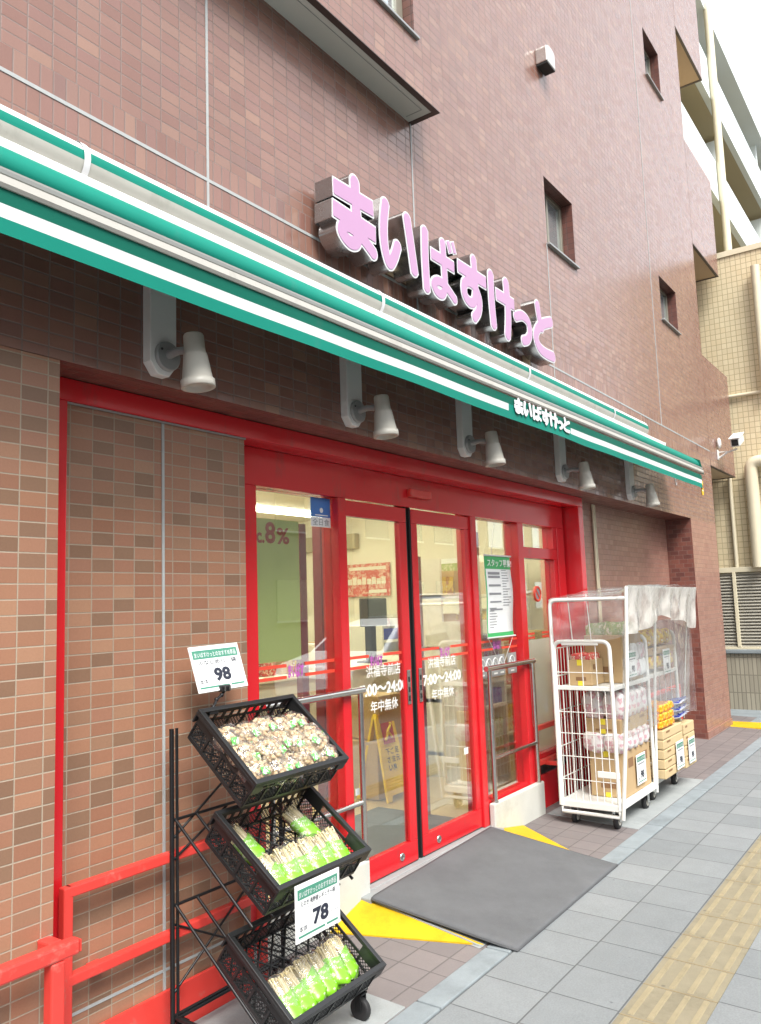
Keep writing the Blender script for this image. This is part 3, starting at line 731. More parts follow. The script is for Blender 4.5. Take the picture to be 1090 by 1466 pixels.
# ---------------------------------------------------------------- shop front
SF = thing('shop_entrance', (4.5, .3, .1), 'red framed glass shop entrance with sliding doors and side window', 'shop front')
m = MB(); m.box(1.545, 6.63, .165, .19, 2.385, 2.468); m.box(1.545, 1.685, .165, .188, .12, 2.385); m.box(6.53, 6.63, .165, .33, .03, 2.385); m.box(2.604, 6.53, .19, .30, 2.385, 2.468)
m.build('outer_frame', M_red, SF, bevel=.004)
m = MB(); m.box(1.55, 2.60, .172, .187, .02, .19); m.build('base_board', M_redrail, SF, bevel=.003)
m = MB(); m.box(1.688, 2.60, .178, .188, 2.378, 2.3845); m.build('frame_seal', M_grey, SF)
m = MB(); m.box(2.604, 6.50, .30, .42, 2.20, 2.386); m.build('header', M_red, SF, bevel=.004)
m = MB(); m.box(4.10, 4.34, .268, .30, 2.262, 2.312); sn = m.build('door_sensor', M_redrail, SF, bevel=.006)
for a, b, z0 in ((2.604, 2.786, .12), (3.415, 3.482, .12), (4.885, 4.957, .12), (5.612, 5.705, .12), (6.36, 6.50, .03)):
    m = MB(); m.box(a, b, .298, .42, z0, 2.20); m.build('post', M_red, SF, bevel=.004)
# fixed pane 1
def gl(a, b, z0, z1, nm='glass', mt=M_glass, y=.352, par=SF):
    m = MB(); m.box(a, b, y, y + .006, z0, z1); return m.build(nm, mt, par)
g1 = gl(2.79, 3.415, .25, 2.20); m = MB(); m.box(2.79, 3.415, .31, .40, .12, .25); m.build('bottom_rail', M_red, SF, bevel=.004)
def stripes(par, a, b, y=.350):
    mid = (a + b) / 2
    for z in (1.262, 1.318):
        for p, q in ((a + .004, mid - .07), (mid + .07, b - .004)):
            m = MB(); m.box(p, q, y - .001, y, z, z + .016); m.build('decal_stripe', M_decred, par)
    m = text_mb('まいばす', facM(mid, y - .0012, 1.262), width=.12, height=.07, bold=.05, align='CENTER'); m.build('decal_mark', M_purple, par)
stripes(g1, 2.79, 3.415)
m = MB(); m.box(3.245, 3.407, .3485, .3505, 2.088, 2.192); m.build('blue_sticker', M_blue, g1)
m = MB(); m.box(3.245, 3.407, .3485, .3505, 2.035, 2.0875); m.build('white_sticker', M_paper, g1)
text_mb('全日食', facM(3.256, .3475, 2.043), width=.14, height=.036).build('lettering', M_inkg, g1)
m = MB(); m.lathe((3.332, .3483, 2.125), (3.332, .3475, 2.125), [(0, .014), (1, .014)], 14); m.box(3.28, 3.385, .3475, .3483, 2.096, 2.101); m.build('sticker_mark', M_decw, g1)
# sliding doors
for a, b, so_, lb in ((3.484, 4.098, 4.02, 0), (4.158, 4.883, 4.215, 1)):
    zb = .128
    m = MB(); m.box(a, b, .312, .352, 2.105, 2.192); m.box(a, b, .312, .352, zb, .245)
    m.box(a, a + (.062 if lb else .02), .3125, .3525, .245, 2.105); m.box(b - (.075 if not lb else .065), b, .3125, .3525, .245, 2.105)
    dr = m.build('sliding_door', M_red, SF, bevel=.004)
    ga, gb = (a + (.062 if lb else .02), b - (.075 if not lb else .065))
    gl(ga, gb, .245, 2.105, 'glass', y=.330, par=dr)
    stripes(dr, ga, gb, .328)
    tx = 3.83 if not lb else 4.475
    m = text_mb('洪福寺前店', facM(tx, .3265, 1.205), width=.34, height=.068, bold=.008, align='CENTER')
    m2 = text_mb('7:00～24:00', facM(tx, .3265, 1.105), width=.46, height=.066, bold=.03, align='CENTER'); m.add(m2.v, m2.f)
    m2 = text_mb('年中無休', facM(tx, .3265, 1.01), width=.27, height=.066, bold=.008, align='CENTER'); m.add(m2.v, m2.f)
    m.build('lettering', M_decw, dr)
    hx = b - .055 if not lb else a + .012
    m = MB(); m.box(hx, hx + .035, .306, .312, 1.02, 1.22); m.build('door_handle', M_steel, dr, bevel=.002)
    m = MB(); [m.box(hx + .010, hx + .025, .304, .3065, z, z + .03) for z in (1.04, 1.09, 1.15)]; m.build('handle_slot', M_rub, dr)
    bx = 3.93 if not lb else 4.33
    m = MB(); m.lathe((bx, .312, .185), (bx, .306, .185), [(0, .022), (1, .020), (1, .012), (.6, .010)], 20); m.build('lock', M_steel, dr)
    m = MB(); m.box(ga + .03, ga + .065, .3265, .3275, .60, .635) if not lb else m.box(gb - .11, gb - .06, .3265, .3275, .62, .66); m.build('small_sticker', M_paper, dr)
m = MB(); m.box(4.098, 4.158, .336, .40, .12, 2.2); m.box(4.098, 4.112, .32, .336, .125, 2.2); m.box(4.144, 4.158, .32, .336, .125, 2.2); m.build('door_gap_seal', M_black, SF)
# fixed pane 3
g3 = gl(4.957, 5.612, .27, 2.20); m = MB(); m.box(4.957, 5.612, .31, .40, .12, .27); m.build('bottom_rail', M_red, SF, bevel=.004)
stripes(g3, 4.957, 5.612)
M_pict = mat('icon_panel', (.30, .31, .31), .5, var=.05)
for a, b, n in ((5.0, 5.39, 4), (5.44, 5.58, 1)):
    m = MB(); m.box(a, b, .3485, .350, 1.075, 1.225); ic = m.build('icon_sticker', M_pict, g3)
    m = MB(); w = (b - a) / n
    for k in range(n):
        cx = a + w * (k + .5); r = min(.04, w * .42)
        m.tube([(cx + r * math.cos(t), .348, 1.165 + r * math.sin(t)) for t in np.linspace(0, 6.283, 18)], .004, 4, True)
        m.tube([(cx - r * .6, .348, 1.165 + r * .5), (cx + r * .6, .348, 1.165 - r * .5)], .004, 4); m.box(cx - r * .7, cx + r * .7, .3478, .3485, 1.09, 1.102)
    m.build('icon', M_decw, ic)
# right window: transom and lower glass
m = MB(); m.box(5.705, 6.36, .305, .40, 2.31, 2.386 - .001); m.box(5.705, 6.36, .305, .40, 1.935, 2.02); m.box(6.285, 6.36, .305, .40, 2.02, 2.31); m.box(6.30, 6.36, .31, .40, .40, 1.935); m.box(5.705, 5.735, .31, .40, 2.02, 2.31)
m.box(5.705, 6.36, .31, .40, .40, .44); m.build('window_frame', M_red, SF, bevel=.004)
gl(5.735, 6.285, 2.02, 2.31); g4 = gl(5.705, 6.30, 1.30, 1.935); gl(5.705, 6.30, .44, 1.30, 'frosted_glass', M_frost)
m = MB(); m.box(5.705, 6.36, .312, .40, .03, .28); m.build('kick_panel', M_red, SF, bevel=.004); m = MB(); m.box(5.705, 6.36, .33, .40, .28, .40); m.build('dark_panel', M_glassdk, SF)
for p, q in ((5.71, 5.93), (6.07, 6.295)):
    for z in (1.262 + .045, 1.318 + .02):
        m = MB(); m.box(p, q, .3495, .3515, z, z + .016); m.build('decal_stripe', M_decred, g4)
m = MB(); m.tube([(6.02 + .055 * math.cos(t), .349, 1.655 + .055 * math.sin(t)) for t in np.linspace(0, 6.283, 24)], .010, 6, True); m.tube([(5.985, .349, 1.69), (6.055, .349, 1.62)], .008, 6); m.build('round_sticker', M_decred, g4)
m = MB(); m.lathe((6.02, .3495, 1.655), (6.02, .3488, 1.655), [(0, .05), (1, .05)], 20); m.build('round_sticker_ground', M_inkg, g4)
# threshold and block plinths
m = MB(); m.box(2.604, 5.70, .27, .46, .0, .120); m.box(3.46, 4.955, .19, .27, .0, .117); struct(m.build('door_threshold', M_conc, bevel=.006))
m = MB(); m.box(4.955, 5.755, .255, .297, .0, .262); tag(m.build('concrete_block', M_block, bevel=.008), 'pale concrete block at the right side of the doorway carrying a steel rail', 'concrete block')
m = MB(); m.box(2.76, 3.548, .255, .297, .0, .28); tag(m.build('concrete_block', M_block, bevel=.008), 'pale concrete block left of the doors half hidden by the crates', 'concrete block')
def steel_rail(a, b, y, zt, zm, zb, lb):
    t = thing('steel_handrail', ((a + b) / 2, y, zb), lb, 'handrail')
    m = MB(); m.tube([(a - .01, y, zt), (b + .01, y, zt)], .019, 14); m.build('top_rail', M_steel, t)
    m = MB(); m.tube([(a + .03, y, zm), (b - .02, y, zm)], .013, 12); m.build('mid_rail', M_steel, t)
    for x in (a + .035, b - .02):
        m = MB(); m.tube([(x, y, zb), (x, y, zt - .005)], .0165, 12); p = m.build('post', M_steel, t)
        m = MB(); m.lathe((x, y, zb), (x, y, zb + .008), [(0, .022), (1, .022)], 14); m.build('foot_plate', M_steel, p)
steel_rail(4.975, 5.72, .277, 1.150, .548, .262, 'stainless handrail standing on the right concrete block before the glass')
steel_rail(2.80, 3.555, .277, 1.155, .572, .28, 'stainless handrail left of the doors behind the black crates')
# staff poster hanging on pane 3
P = thing('staff_poster', (5.29, .325, 1.65), 'long white recruiting poster with green ends hung on the glass right of the doors', 'poster')
def pw(x, z): return .318 + .008 * math.sin((z - 1.3) * 13) * (.5 + (x - 5.09))
def pst(x0, x1, z0, z1, off=0):
    m = MB(); m.grid(lambda u, v: (x0 + (x1 - x0) * u, pw(x0 + (x1 - x0) * u, z0 + (z1 - z0) * v) - off, z0 + (z1 - z0) * v), 4, max(2, int((z1 - z0) / .02))); return m
sh = pst(5.09, 5.50, 1.352, 1.937).build('sheet', M_paper, P); sm = sh.modifiers.new('s', 'SOLIDIFY'); sm.thickness = .002; sm.offset = 1
m = pst(5.09, 5.50, 1.84, 1.930, .003); q = pst(5.09, 5.50, 1.357, 1.385, .003); m.add(q.v, q.f, True); q = pst(5.09, 5.105, 1.385, 1.84, .003); m.add(q.v, q.f, True); m.build('green_band', M_pgreen, P)
text_mb('スタッフ募集!', facM(5.105, .302, 1.855), width=.375, height=.055, bold=.012).build('lettering', M_decw, P)
m = MB()
for z, a, b, h in ((1.80, 5.13, 5.31, .018), (1.775, 5.13, 5.31, .016), (1.715, 5.13, 5.31, .014), (1.655, 5.13, 5.31, .014), (1.60, 5.14, 5.31, .010), (1.545, 5.14, 5.33, .010)):
    m.box(a, b, pw(5.2, z) - .005, pw(5.2, z) - .004, z, z + h)
m.build('print_bars', M_inkg, P)
m = MB(); random.seed(3)
for k in range(22):
    z = 1.83 - k * .0195; a = 5.34 if k < 14 else 5.13
    m.box(a, a + random.uniform(.06, .13), pw(5.4, z) - .005, pw(5.4, z) - .0042, z, z + .005)
m.build('small_print', M_inkg, P)
m = MB(); m.tube([(5.085, .316, 1.937), (5.505, .316, 1.937)], .006, 8); m.tube([(5.085, .316, 1.352), (5.51, .312, 1.352)], .006, 8); m.build('bar', M_swhite, P)
m = MB(); m.tube([(5.10, .32, 1.35), (5.30, .325, 1.13), (5.49, .32, 1.35)], .0018, 4); m.tube([(5.28, .325, 2.16), (5.27, .33, 2.13), (5.2, .318, 1.94)], .0018, 4); m.build('string', M_swhite, P)

# red guard rails in the frame
def guard(a, b, zs, y, lb, legs=(1, 1), zb=.05):
    t = thing('guard_rail', ((a + b) / 2, y, zb), lb, 'guard rail'); s = .018
    for z in zs:
        m = MB(); m.box(a, b, y - s, y + s, z - s, z + s); m.build('rail', M_redrail, t, bevel=.005)
    for k, x in enumerate((a, b)):
        if legs[k]:
            m = MB(); m.box(x - s, x + s, y - s + .001, y + s - .001, zb, zs[0] + s if k < 2 else 0); m.build('leg', M_redrail, t, bevel=.005)
    for z in zs[1:]:
        m = MB(); m.box(a + .12, a + .17, y, .188, z - s * 1.5, z + .0); m.build('bracket', M_redrail, t, bevel=.003)
guard(1.672, 2.60, (.690, .408), .125, 'red two bar guard rail across the blind tiled wall behind the rack')
guard(5.715, 6.34, (.645, .39), .287, 'red guard rail low in front of the right shop window beside the roll cages', (1, 1))
guard(7.9, 9.22, (.62,), .20, 'short red rail on the recessed wall behind the far roll cage', (0, 1))
t = thing('red_handrail', (1.0, -.09, 0), 'thick red handrail before the left tiled pier with an open end', 'handrail')
m = MB(); m.box(-2, 1.565, -.115, -.068, .583, .628); m.build('rail', M_redrail, t, bevel=.008)
m = MB(); m.box(1.470, 1.515, -.114, -.069, 0, .583); m.build('post', M_redrail, t, bevel=.006)
m = MB(); m.box(1.49, 1.535, -.068, .0, .592, .626); m.build('return_bar', M_redrail, t, bevel=.006)
m = MB(); m.box(1.566, 1.572, -.112, -.071, .587, .624); m.build('end_cap', M_redrail, t, bevel=.003)
# small conduit on the recess wall
m = MB(); m.tube([(7.15, .27, 2.46), (7.15, .27, .05)], .012, 8); m.tube([(7.20, .272, 2.46), (7.20, .272, .05)], .008, 8); tag(m.build('conduit_pipe', M_pipe), 'pair of thin tan conduits running down the recessed wall behind the cages', 'pipe')

# mat and yellow wedges
m = MB()
def matz(u, v):
    A, Bq, C, Dq = Vector((3.46, .19, .118)), Vector((4.91, .262, .118)), Vector((4.925, -.572, .006)), Vector((3.53, -.590, .006))
    p = (A * (1 - u) + Bq * u) * (1 - v) + (Dq * (1 - u) + C * u) * v
    p.z = .119 - .113 * min(1, v / .97) + .007; p.z += .003 * mnoise.noise(Vector((p.x * 3, p.y * 3, 0))); 
    if v > .985 or u < .008 or u > .992: p.z -= .006
    return p
m.grid(matz, 60, 40); mo = m.build('entrance_mat', M_mat); tag(mo, 'large dark grey rubber mat sloping from the doors to the pavement', 'mat')
sm = mo.modifiers.new('s', 'SOLIDIFY'); sm.thickness = .006; sm.offset = -1
m = MB(); P4 = [matz(0, v) for v in np.linspace(0, 1, 12)] + [matz(u, 1) for u in np.linspace(.05, 1, 12)] + [matz(1, v) for v in np.linspace(.95, 0, 12)]
m.tube([p - Vector((0, 0, .002)) for p in P4], .0045, 6); eo = m.build('mat_edge', M_matedge, mo)
def wedge(A, Bp, C, lb):
    m = MB(); A, Bp, C = map(Vector, (A, Bp, C)); g = [Vector((p.x, p.y, AZ(p.y) - .03)) for p in (A, Bp, C)]
    m.add([A, Bp, C] + g, [(0, 1, 2), (0, 3, 4, 1), (1, 4, 5, 2), (2, 5, 3, 0)]); o = fixn(m.build('yellow_wedge', M_yel)); return tag(o, lb, 'ramp wedge', 'yellow ramp edges')
wedge((3.49, .252, .113), (3.51, -.425, .008), (3.20, .252, AZ(.25) + .006), 'bright yellow ramp wedge on the left edge of the mat next to the crates')
wedge((4.90, .252, .113), (4.96, -.345, .008), (5.36, .252, AZ(.25) + .006), 'bright yellow ramp wedge on the right edge of the mat below the concrete block')
m = MB(); m.hexa([(3.47, -.42, 0), (4.93, -.34, 0), (4.93, .26, 0), (3.47, .2, 0), (3.49, -.43, .004), (4.92, -.40, .004), (4.91, .26, .108), (3.48, .19, .108)]); struct(m.build('ramp_base', M_conc))

# ---------------------------------------------------------------- shop interior
m = MB()
m.add([(2.3, .46, .118), (8.2, .46, .118), (8.2, 5.2, .118), (2.3, 5.2, .118)], [(0, 1, 2, 3)]); struct(m.build('shop_floor', M_floor_in))
m = MB(); m.box(3.5, 5.0, .48, 1.25, .119, .125); tag(m.build('floor_mat', M_mat), 'grey mat on the tan shop floor just inside the doors', 'mat')
IN = thing('shop_room', (5, 3, .12), 'cream walled shop interior seen through the glass doors', 'room')
m = MB()
m.add([(2.3, 5.2, .1), (8.2, 5.2, .1), (8.2, 5.2, 2.75), (2.3, 5.2, 2.75)], [(0, 1, 2, 3)]); m.add([(2.3, .43, .1), (2.3, 5.2, .1), (2.3, 5.2, 2.75), (2.3, .43, 2.75)], [(0, 1, 2, 3)])
m.add([(8.2, .43, .1), (8.2, 5.2, .1), (8.2, 5.2, 2.75), (8.2, .43, 2.75)], [(3, 2, 1, 0)]); m.build('back_walls', M_wall_in, IN)
m = MB(); m.add([(2.3, .43, 2.75), (8.2, .43, 2.75), (8.2, 5.2, 2.75), (2.3, 5.2, 2.75)], [(3, 2, 1, 0)]); m.add([(2.3, .425, 2.386), (8.2, .425, 2.386), (8.2, .425, 2.75), (2.3, .425, 2.75)], [(0, 1, 2, 3)])
m.add([(6.5, .425, .1), (8.2, .425, .1), (8.2, .425, 2.4), (6.5, .425, 2.4)], [(0, 1, 2, 3)]); m.add([(2.3, .5, .1), (2.74, .5, .1), (2.74, .5, 2.4), (2.3, .5, 2.4)], [(0, 1, 2, 3)]); m.build('ceiling', M_wall_in, IN)
M_lamp = emis('shop_tube_light', (1, .93, .72), 11)
k = 0
for y, nm in ((1.1, 'nearest the doors'), (2.5, 'in the middle of the shop'), (3.9, 'at the back of the shop')):
    m = MB(); m.box(2.8, 7.6, y - .06, y + .06, 2.70, 2.745); o = m.build('ceiling_light', M_lamp); tag(o, 'long lit ceiling light strip ' + nm, 'light')
# green panel behind pane 1, with printed percentage
t = thing('green_panel', (3.0, .40, 1.35), 'translucent green sheet standing behind the left pane with a red percentage on it', 'panel')
m = MB(); m.box(2.795, 3.20, .398, .402, 1.345, 2.06); m.build('sheet', M_filmg, t)
for s_, x_, w_, h_ in (('lc.', 2.865, .075, .075), ('8', 2.945, .075, .11), ('%', 3.03, .095, .085)):
    text_mb(s_, facM(x_, .3965, 1.935), width=w_, height=h_, bold=.03).build('lettering', M_inkred, t)
m = MB(); m.box(3.21, 3.26, .40, .44, .13, 2.05); m.box(3.62, 3.72, .60, .66, .13, 2.1); tag(m.build('red_upright', M_pinkcol), 'dark red shelf upright behind the left pane beside the green sheet', 'shelf')
m = MB(); m.box(4.72, 4.98, .78, .80, .13, 1.95); tag(m.build('red_banner', M_pinkcol), 'tall deep red banner behind the right sliding door', 'banner')
m = MB(); m.box(5.42, 5.58, .62, .66, .13, 2.15); tag(m.build('red_banner', M_pinkcol), 'narrow deep red banner behind the pane with the poster', 'banner')
t = thing('checkout_counter', (5.6, 2.6, .12), 'pale checkout counter inside the shop behind the doors', 'counter')
m = MB(); m.box(4.7, 7.6, 2.3, 2.9, .12, 1.0); m.build('body', M_count, t, bevel=.01); m = MB(); m.box(4.66, 7.64, 2.26, 2.94, 1.0, 1.04); m.build('top', M_wall_in, t, bevel=.008)
t = thing('register_monitor', (6.6, 2.5, 1.04), 'dark register screen on the checkout counter', 'monitor'); m = MB(); m.box(6.40, 6.84, 2.40, 2.43, 1.40, 1.68); m.build('screen', M_screen, t, bevel=.01); m = MB(); m.box(6.58, 6.66, 2.42, 2.5, 1.04, 1.45); m.box(6.5, 6.74, 2.35, 2.55, 1.04, 1.06); m.build('stand', M_rub, t)
t = thing('wall_poster', (8.19, 3.7, 1.9), 'red and white poster on the cream wall inside, seen through the left door', 'poster')
m = MB(); m.box(8.17, 8.19, 3.28, 3.95, 1.72, 2.13); m.build('sheet', M_packr, t); m = MB(); [m.box(8.165, 8.172, 3.34 + .075 * k, 3.40 + .075 * k, 1.87, 1.96 - .02 * (k % 2)) for k in range(8)]; m.box(8.165, 8.1715, 3.33, 3.6, 1.76, 1.80); m.box(8.165, 8.1715, 3.33, 3.9, 2.05, 2.09); m.build('print', M_wall_in, t)
m = MB(); m.box(8.10, 8.19, 3.75, 4.9, 2.33, 2.52); tag(m.build('wall_duct', M_khaki), 'olive duct box high on the inner wall above the red poster', 'duct')
m = MB(); m.box(8.16, 8.19, 4.15, 4.5, 2.0, 2.1); tag(m.build('wall_notice', M_screen), 'small dark notice on the inner wall left of the red poster', 'notice')
m = MB(); m.box(8.16, 8.19, 2.3, 2.55, 1.68, 2.12); tag(m.build('wall_notice', M_paper), 'pale printed notice on the inner wall behind the right door', 'notice')
for i, (a, b, y0_, y1_, z0_, z1_, lb) in enumerate(((5.15, 5.55, 1.35, 1.75, .125, .56, 'brown cartons piled low behind the right door'), (5.2, 5.5, 1.36, 1.7, .565, .9, 'upper brown carton on the pile behind the right door'), (4.05, 4.5, 2.0, 2.28, .125, .55, 'pale carton in front of the counter behind the left door'))):
    m = MB(); m.box(a, b, y0_, y1_, z0_, z1_); tag(m.build('carton', M_card, bevel=.006), lb, 'carton')
t = thing('storage_rack', (6.3, 1.6, .12), 'shelf with goods deep inside the shop right of the doors', 'shelf')
for z in (.3, .75, 1.2, 1.65): 
    m = MB(); m.box(6.1, 7.9, 1.3, 1.75, z, z + .03); m.build('shelf_board', M_count, t)
for x in (6.1, 7.87):
    m = MB(); m.box(x, x + .03, 1.3, 1.75, .12, 2.0); m.build('side', M_count, t)
random.seed(5)
for z in (.33, .78, 1.23, 1.68):
    x = 6.15
    while x < 7.7:
        w = random.uniform(.14, .26); h = random.uniform(.15, .34); m = MB(); m.box(x, x + w, 1.33, 1.7, z + .001, z + h)
        m.build('goods', random.choice([M_packy, M_packr, M_packg, M_card, M_paper, M_orange]), t); x += w + .02
def goods_shelf(x0, x1, y0, y1, zs, lb, sd):
    t = thing('goods_shelf', ((x0 + x1) / 2, (y0 + y1) / 2, .12), lb, 'shelf'); random.seed(sd)
    m = MB(); [m.box(x0, x1, y0, y1, z - .03, z) for z in zs]; m.build('shelf_board', M_count, t)
    m = MB(); m.box(x0 - .03, x0, y0, y1, .12, zs[-1] + .3); m.build('side', M_count, t)
    m = MB(); m.box(x1, x1 + .03, y0, y1, .12, zs[-1] + .3); m.build('side', M_count, t)
    for z in zs:
        y = y0 + .02
        while y < y1 - .1:
            w = random.uniform(.08, .2); h = random.uniform(.12, .28); m = MB(); m.box(x0 + .02, x1 - .02, y, min(y + w, y1 - .01), z + .001, z + h)
            m.build('goods', random.choice([M_packy, M_packr, M_packg, M_card, M_paper, M_orange, M_packpink, M_packblue]), t, bevel=.006); y += w + .012
goods_shelf(7.75, 8.13, 3.1, 4.9, (.45, .85, 1.2), 'white goods shelf along the far inner wall under the red poster', 3)
goods_shelf(5.95, 6.35, .85, 1.22, (.35, .75, 1.15), 'narrow goods shelf just inside the glass behind the staff poster', 8)
random.seed(14)
for k in range(7):
    a = 4.8 + .22 * k + random.uniform(0, .06); h = random.uniform(.12, .3); m = MB(); m.box(a, a + random.uniform(.1, .17), 2.42, 2.7, 1.041, 1.041 + h)
    tag(m.build('counter_box', random.choice([M_card, M_paper, M_packy, M_packr, M_count]), bevel=.006), f'small box of goods on the checkout counter, {["first","second","third","fourth","fifth","sixth","seventh"][k]} from the left', 'box', 'boxes on the counter')
# wet floor sign
t = thing('wet_floor_sign', (5.28, 1.38, .125), 'yellow folding wet floor sign standing inside the doors', 'floor sign')
def wpan(y_off, tilt):
    m = MB(); m.prism([(-.16, 0, 0), (-.11, 0, 0), (-.09, 0, .04), (.09, 0, .04), (.11, 0, 0), (.16, 0, 0), (.115, 0, .62), (.10, 0, .65), (-.10, 0, .65), (-.115, 0, .62)], (0, .02, 0))
    m.v = [tuple(Matrix.Rotation(tilt, 4, 'X') @ Vector(p) + Vector((0, y_off, 0))) for p in m.v]; return m
ob = fixn(wpan(-.14, -R(12)).build('front_panel', M_wet, t, local=True)); fixn(wpan(.14, R(12)).build('back_panel', M_wet, t, local=True))
Tw = Matrix.Translation((0, -.145, 0)) @ Matrix.Rotation(-R(12), 4, 'X')
m = MB(); m.T = Tw; m.box(-.075, .075, -.0025, 0, .42, .58); m.build('red_square', M_inkred, t, local=True)
m = MB(); m.T = Tw; m.tube([(.04, -.004, .55), (0, -.004, .52), (-.03, -.004, .47), (-.055, -.004, .45)], .012, 6); m.tube([(0, -.004, .51), (.04, -.004, .46)], .010, 6); m.sphere((.045, -.004, .565), .014); m.build('pictogram', M_wet, t, local=True)
for k, s_ in enumerate(('足元', 'ご注意', '下さい')):
    for j, ch in enumerate(s_):
        text_mb(ch, Tw @ Matrix.Translation((.045 - k * .06, -.003, .34 - j * .06)) @ Matrix.Rotation(R(90), 4, 'X'), height=.045, bold=.02).build('lettering', M_ink, t, local=True)

# ---------------------------------------------------------------- price cards
HEAD = 'まいばすけっとのおすすめ商品'
def price_card(mw, label, name_, price, w=.262, h=.205, group=None, lite=False):
    t = thing('price_card', (0, 0, 0), label, 'price card', group, mw)   # local x right, y up, z towards the reader
    m = MB(); m.box(-w / 2, w / 2, 0, h, -.003, 0); m.build('board', M_paper, t, local=True)
    m = MB(); m.box(-w / 2 + .012, w / 2 - .012, h - .052, h - .017, 0, .0006); m.box(-w / 2 + .014, .035, .014, .021, 0, .0006); m.box(.045, w / 2 - .014, .014, .021, 0, .0006); m.build('green_bands', M_cgreen, t, local=True)
    T = lambda x, y, z=.001: Matrix.Translation((x, y, z))
    text_mb(HEAD, T(0, h - .046), width=w * .84, height=.021, align='CENTER', bold=.006).build('heading', M_swhite, t, local=True)
    if not name_:
        m = MB(); m.box(-w * .36, w * .36, h - .074, h - .064, 0, .0006); m.build('product_name', M_inkg, t, local=True)
    else: text_mb(name_, T(0, h - .077), width=w * .78, height=.0185, align='CENTER', bold=.012).build('product_name', M_ink, t, local=True)
    text_mb(price, T(.012, .036), width=.088, height=.056, align='CENTER', bold=.045).build('price', M_ink, t, local=True)
    text_mb('本体', T(-w / 2 + .018, .032), width=.042, height=.02).build('small_print', M_ink, t, local=True)
    text_mb('円', T(.064, .046), height=.013).build('small_print', M_inkg, t, local=True)
    m = MB(); m.box(-.07, .05, h - .0865, h - .085, 0, .0006); m.box(.085, w / 2 - .012, .052, .054, 0, .0006); m.box(.085, w / 2 - .018, .046, .0475, 0, .0006); m.build('ruled_line', M_inkg, t, local=True)
    return t
def frameM(o, x, y):
    x = Vector(x).normalized(); y = Vector(y); y = (y - x * y.dot(x)).normalized(); z = x.cross(y)
    return Matrix(((x.x, y.x, z.x, o[0]), (x.y, y.y, z.y, o[1]), (x.z, y.z, z.z, o[2]), (0, 0, 0, 1)))

# ---------------------------------------------------------------- rack with crates
RK = thing('display_rack', (2.4, -.1, 0), 'black wire display rack on casters holding three tilted crates', 'rack')
for x, r_ in ((2.10, .009), (2.70, .009), (2.125, .006)):
    m = MB(); m.tube([(x, .10, .07), (x, .10, 1.165)], r_, 8); m.build('upright', M_rack, RK)
m = MB()
for z in (.827, .518, .13): m.tube([(2.10, .10, z), (2.70, .10, z)], .006, 6)
for (a, b) in (((2.11, .759), (2.69, 1.12)), ((2.11, .68), (2.4, .827)), ((2.11, .207), (2.69, .61)), ((2.11, .45), (2.69, .15))):
    m.tube([(a[0], .105, a[1]), (b[0], .105, b[1])], .005, 6)
m.build('cross_brace', M_rack, RK)
for x in (2.115, 2.22, 2.60, 2.685):
    m = MB(); m.tube([(x, .095, .825), (x, -.30, .515)], .006, 6); m.tube([(x, .095, .516), (x, -.36, .165)], .006, 6); m.build('shelf_arm', M_rack, RK)
for x in (2.11, 2.68):
    m = MB(); m.tube([(x, .11, .125), (x, -.36, .115)], .009, 8); m.build('base_bar', M_rack, RK)
for y in (-.355, .10):
    m = MB(); m.tube([(2.11, y, .117), (2.68, y, .117)], .008, 8); m.build('base_bar', M_rack, RK)
for x in (2.135, 2.655):
    for y in (-.345, .09):
        m = MB(); m.lathe((x - .012, y, .045), (x + .012, y, .045), [(0, .030), (.0, .040), (.15, .044), (.85, .044), (1, .040), (1, .03)], 22); c = m.build('caster', M_rub, RK)
        m = MB(); m.box(x - .02, x - .014, y - .015, y + .015, .04, .10); m.box(x + .014, x + .02, y - .015, y + .015, .04, .10); m.box(x - .02, x + .02, y - .02, y + .02, .10, .108); m.build('caster_fork', M_rack, c, bevel=.002)
CW, CD, CH = .27, .195, .135
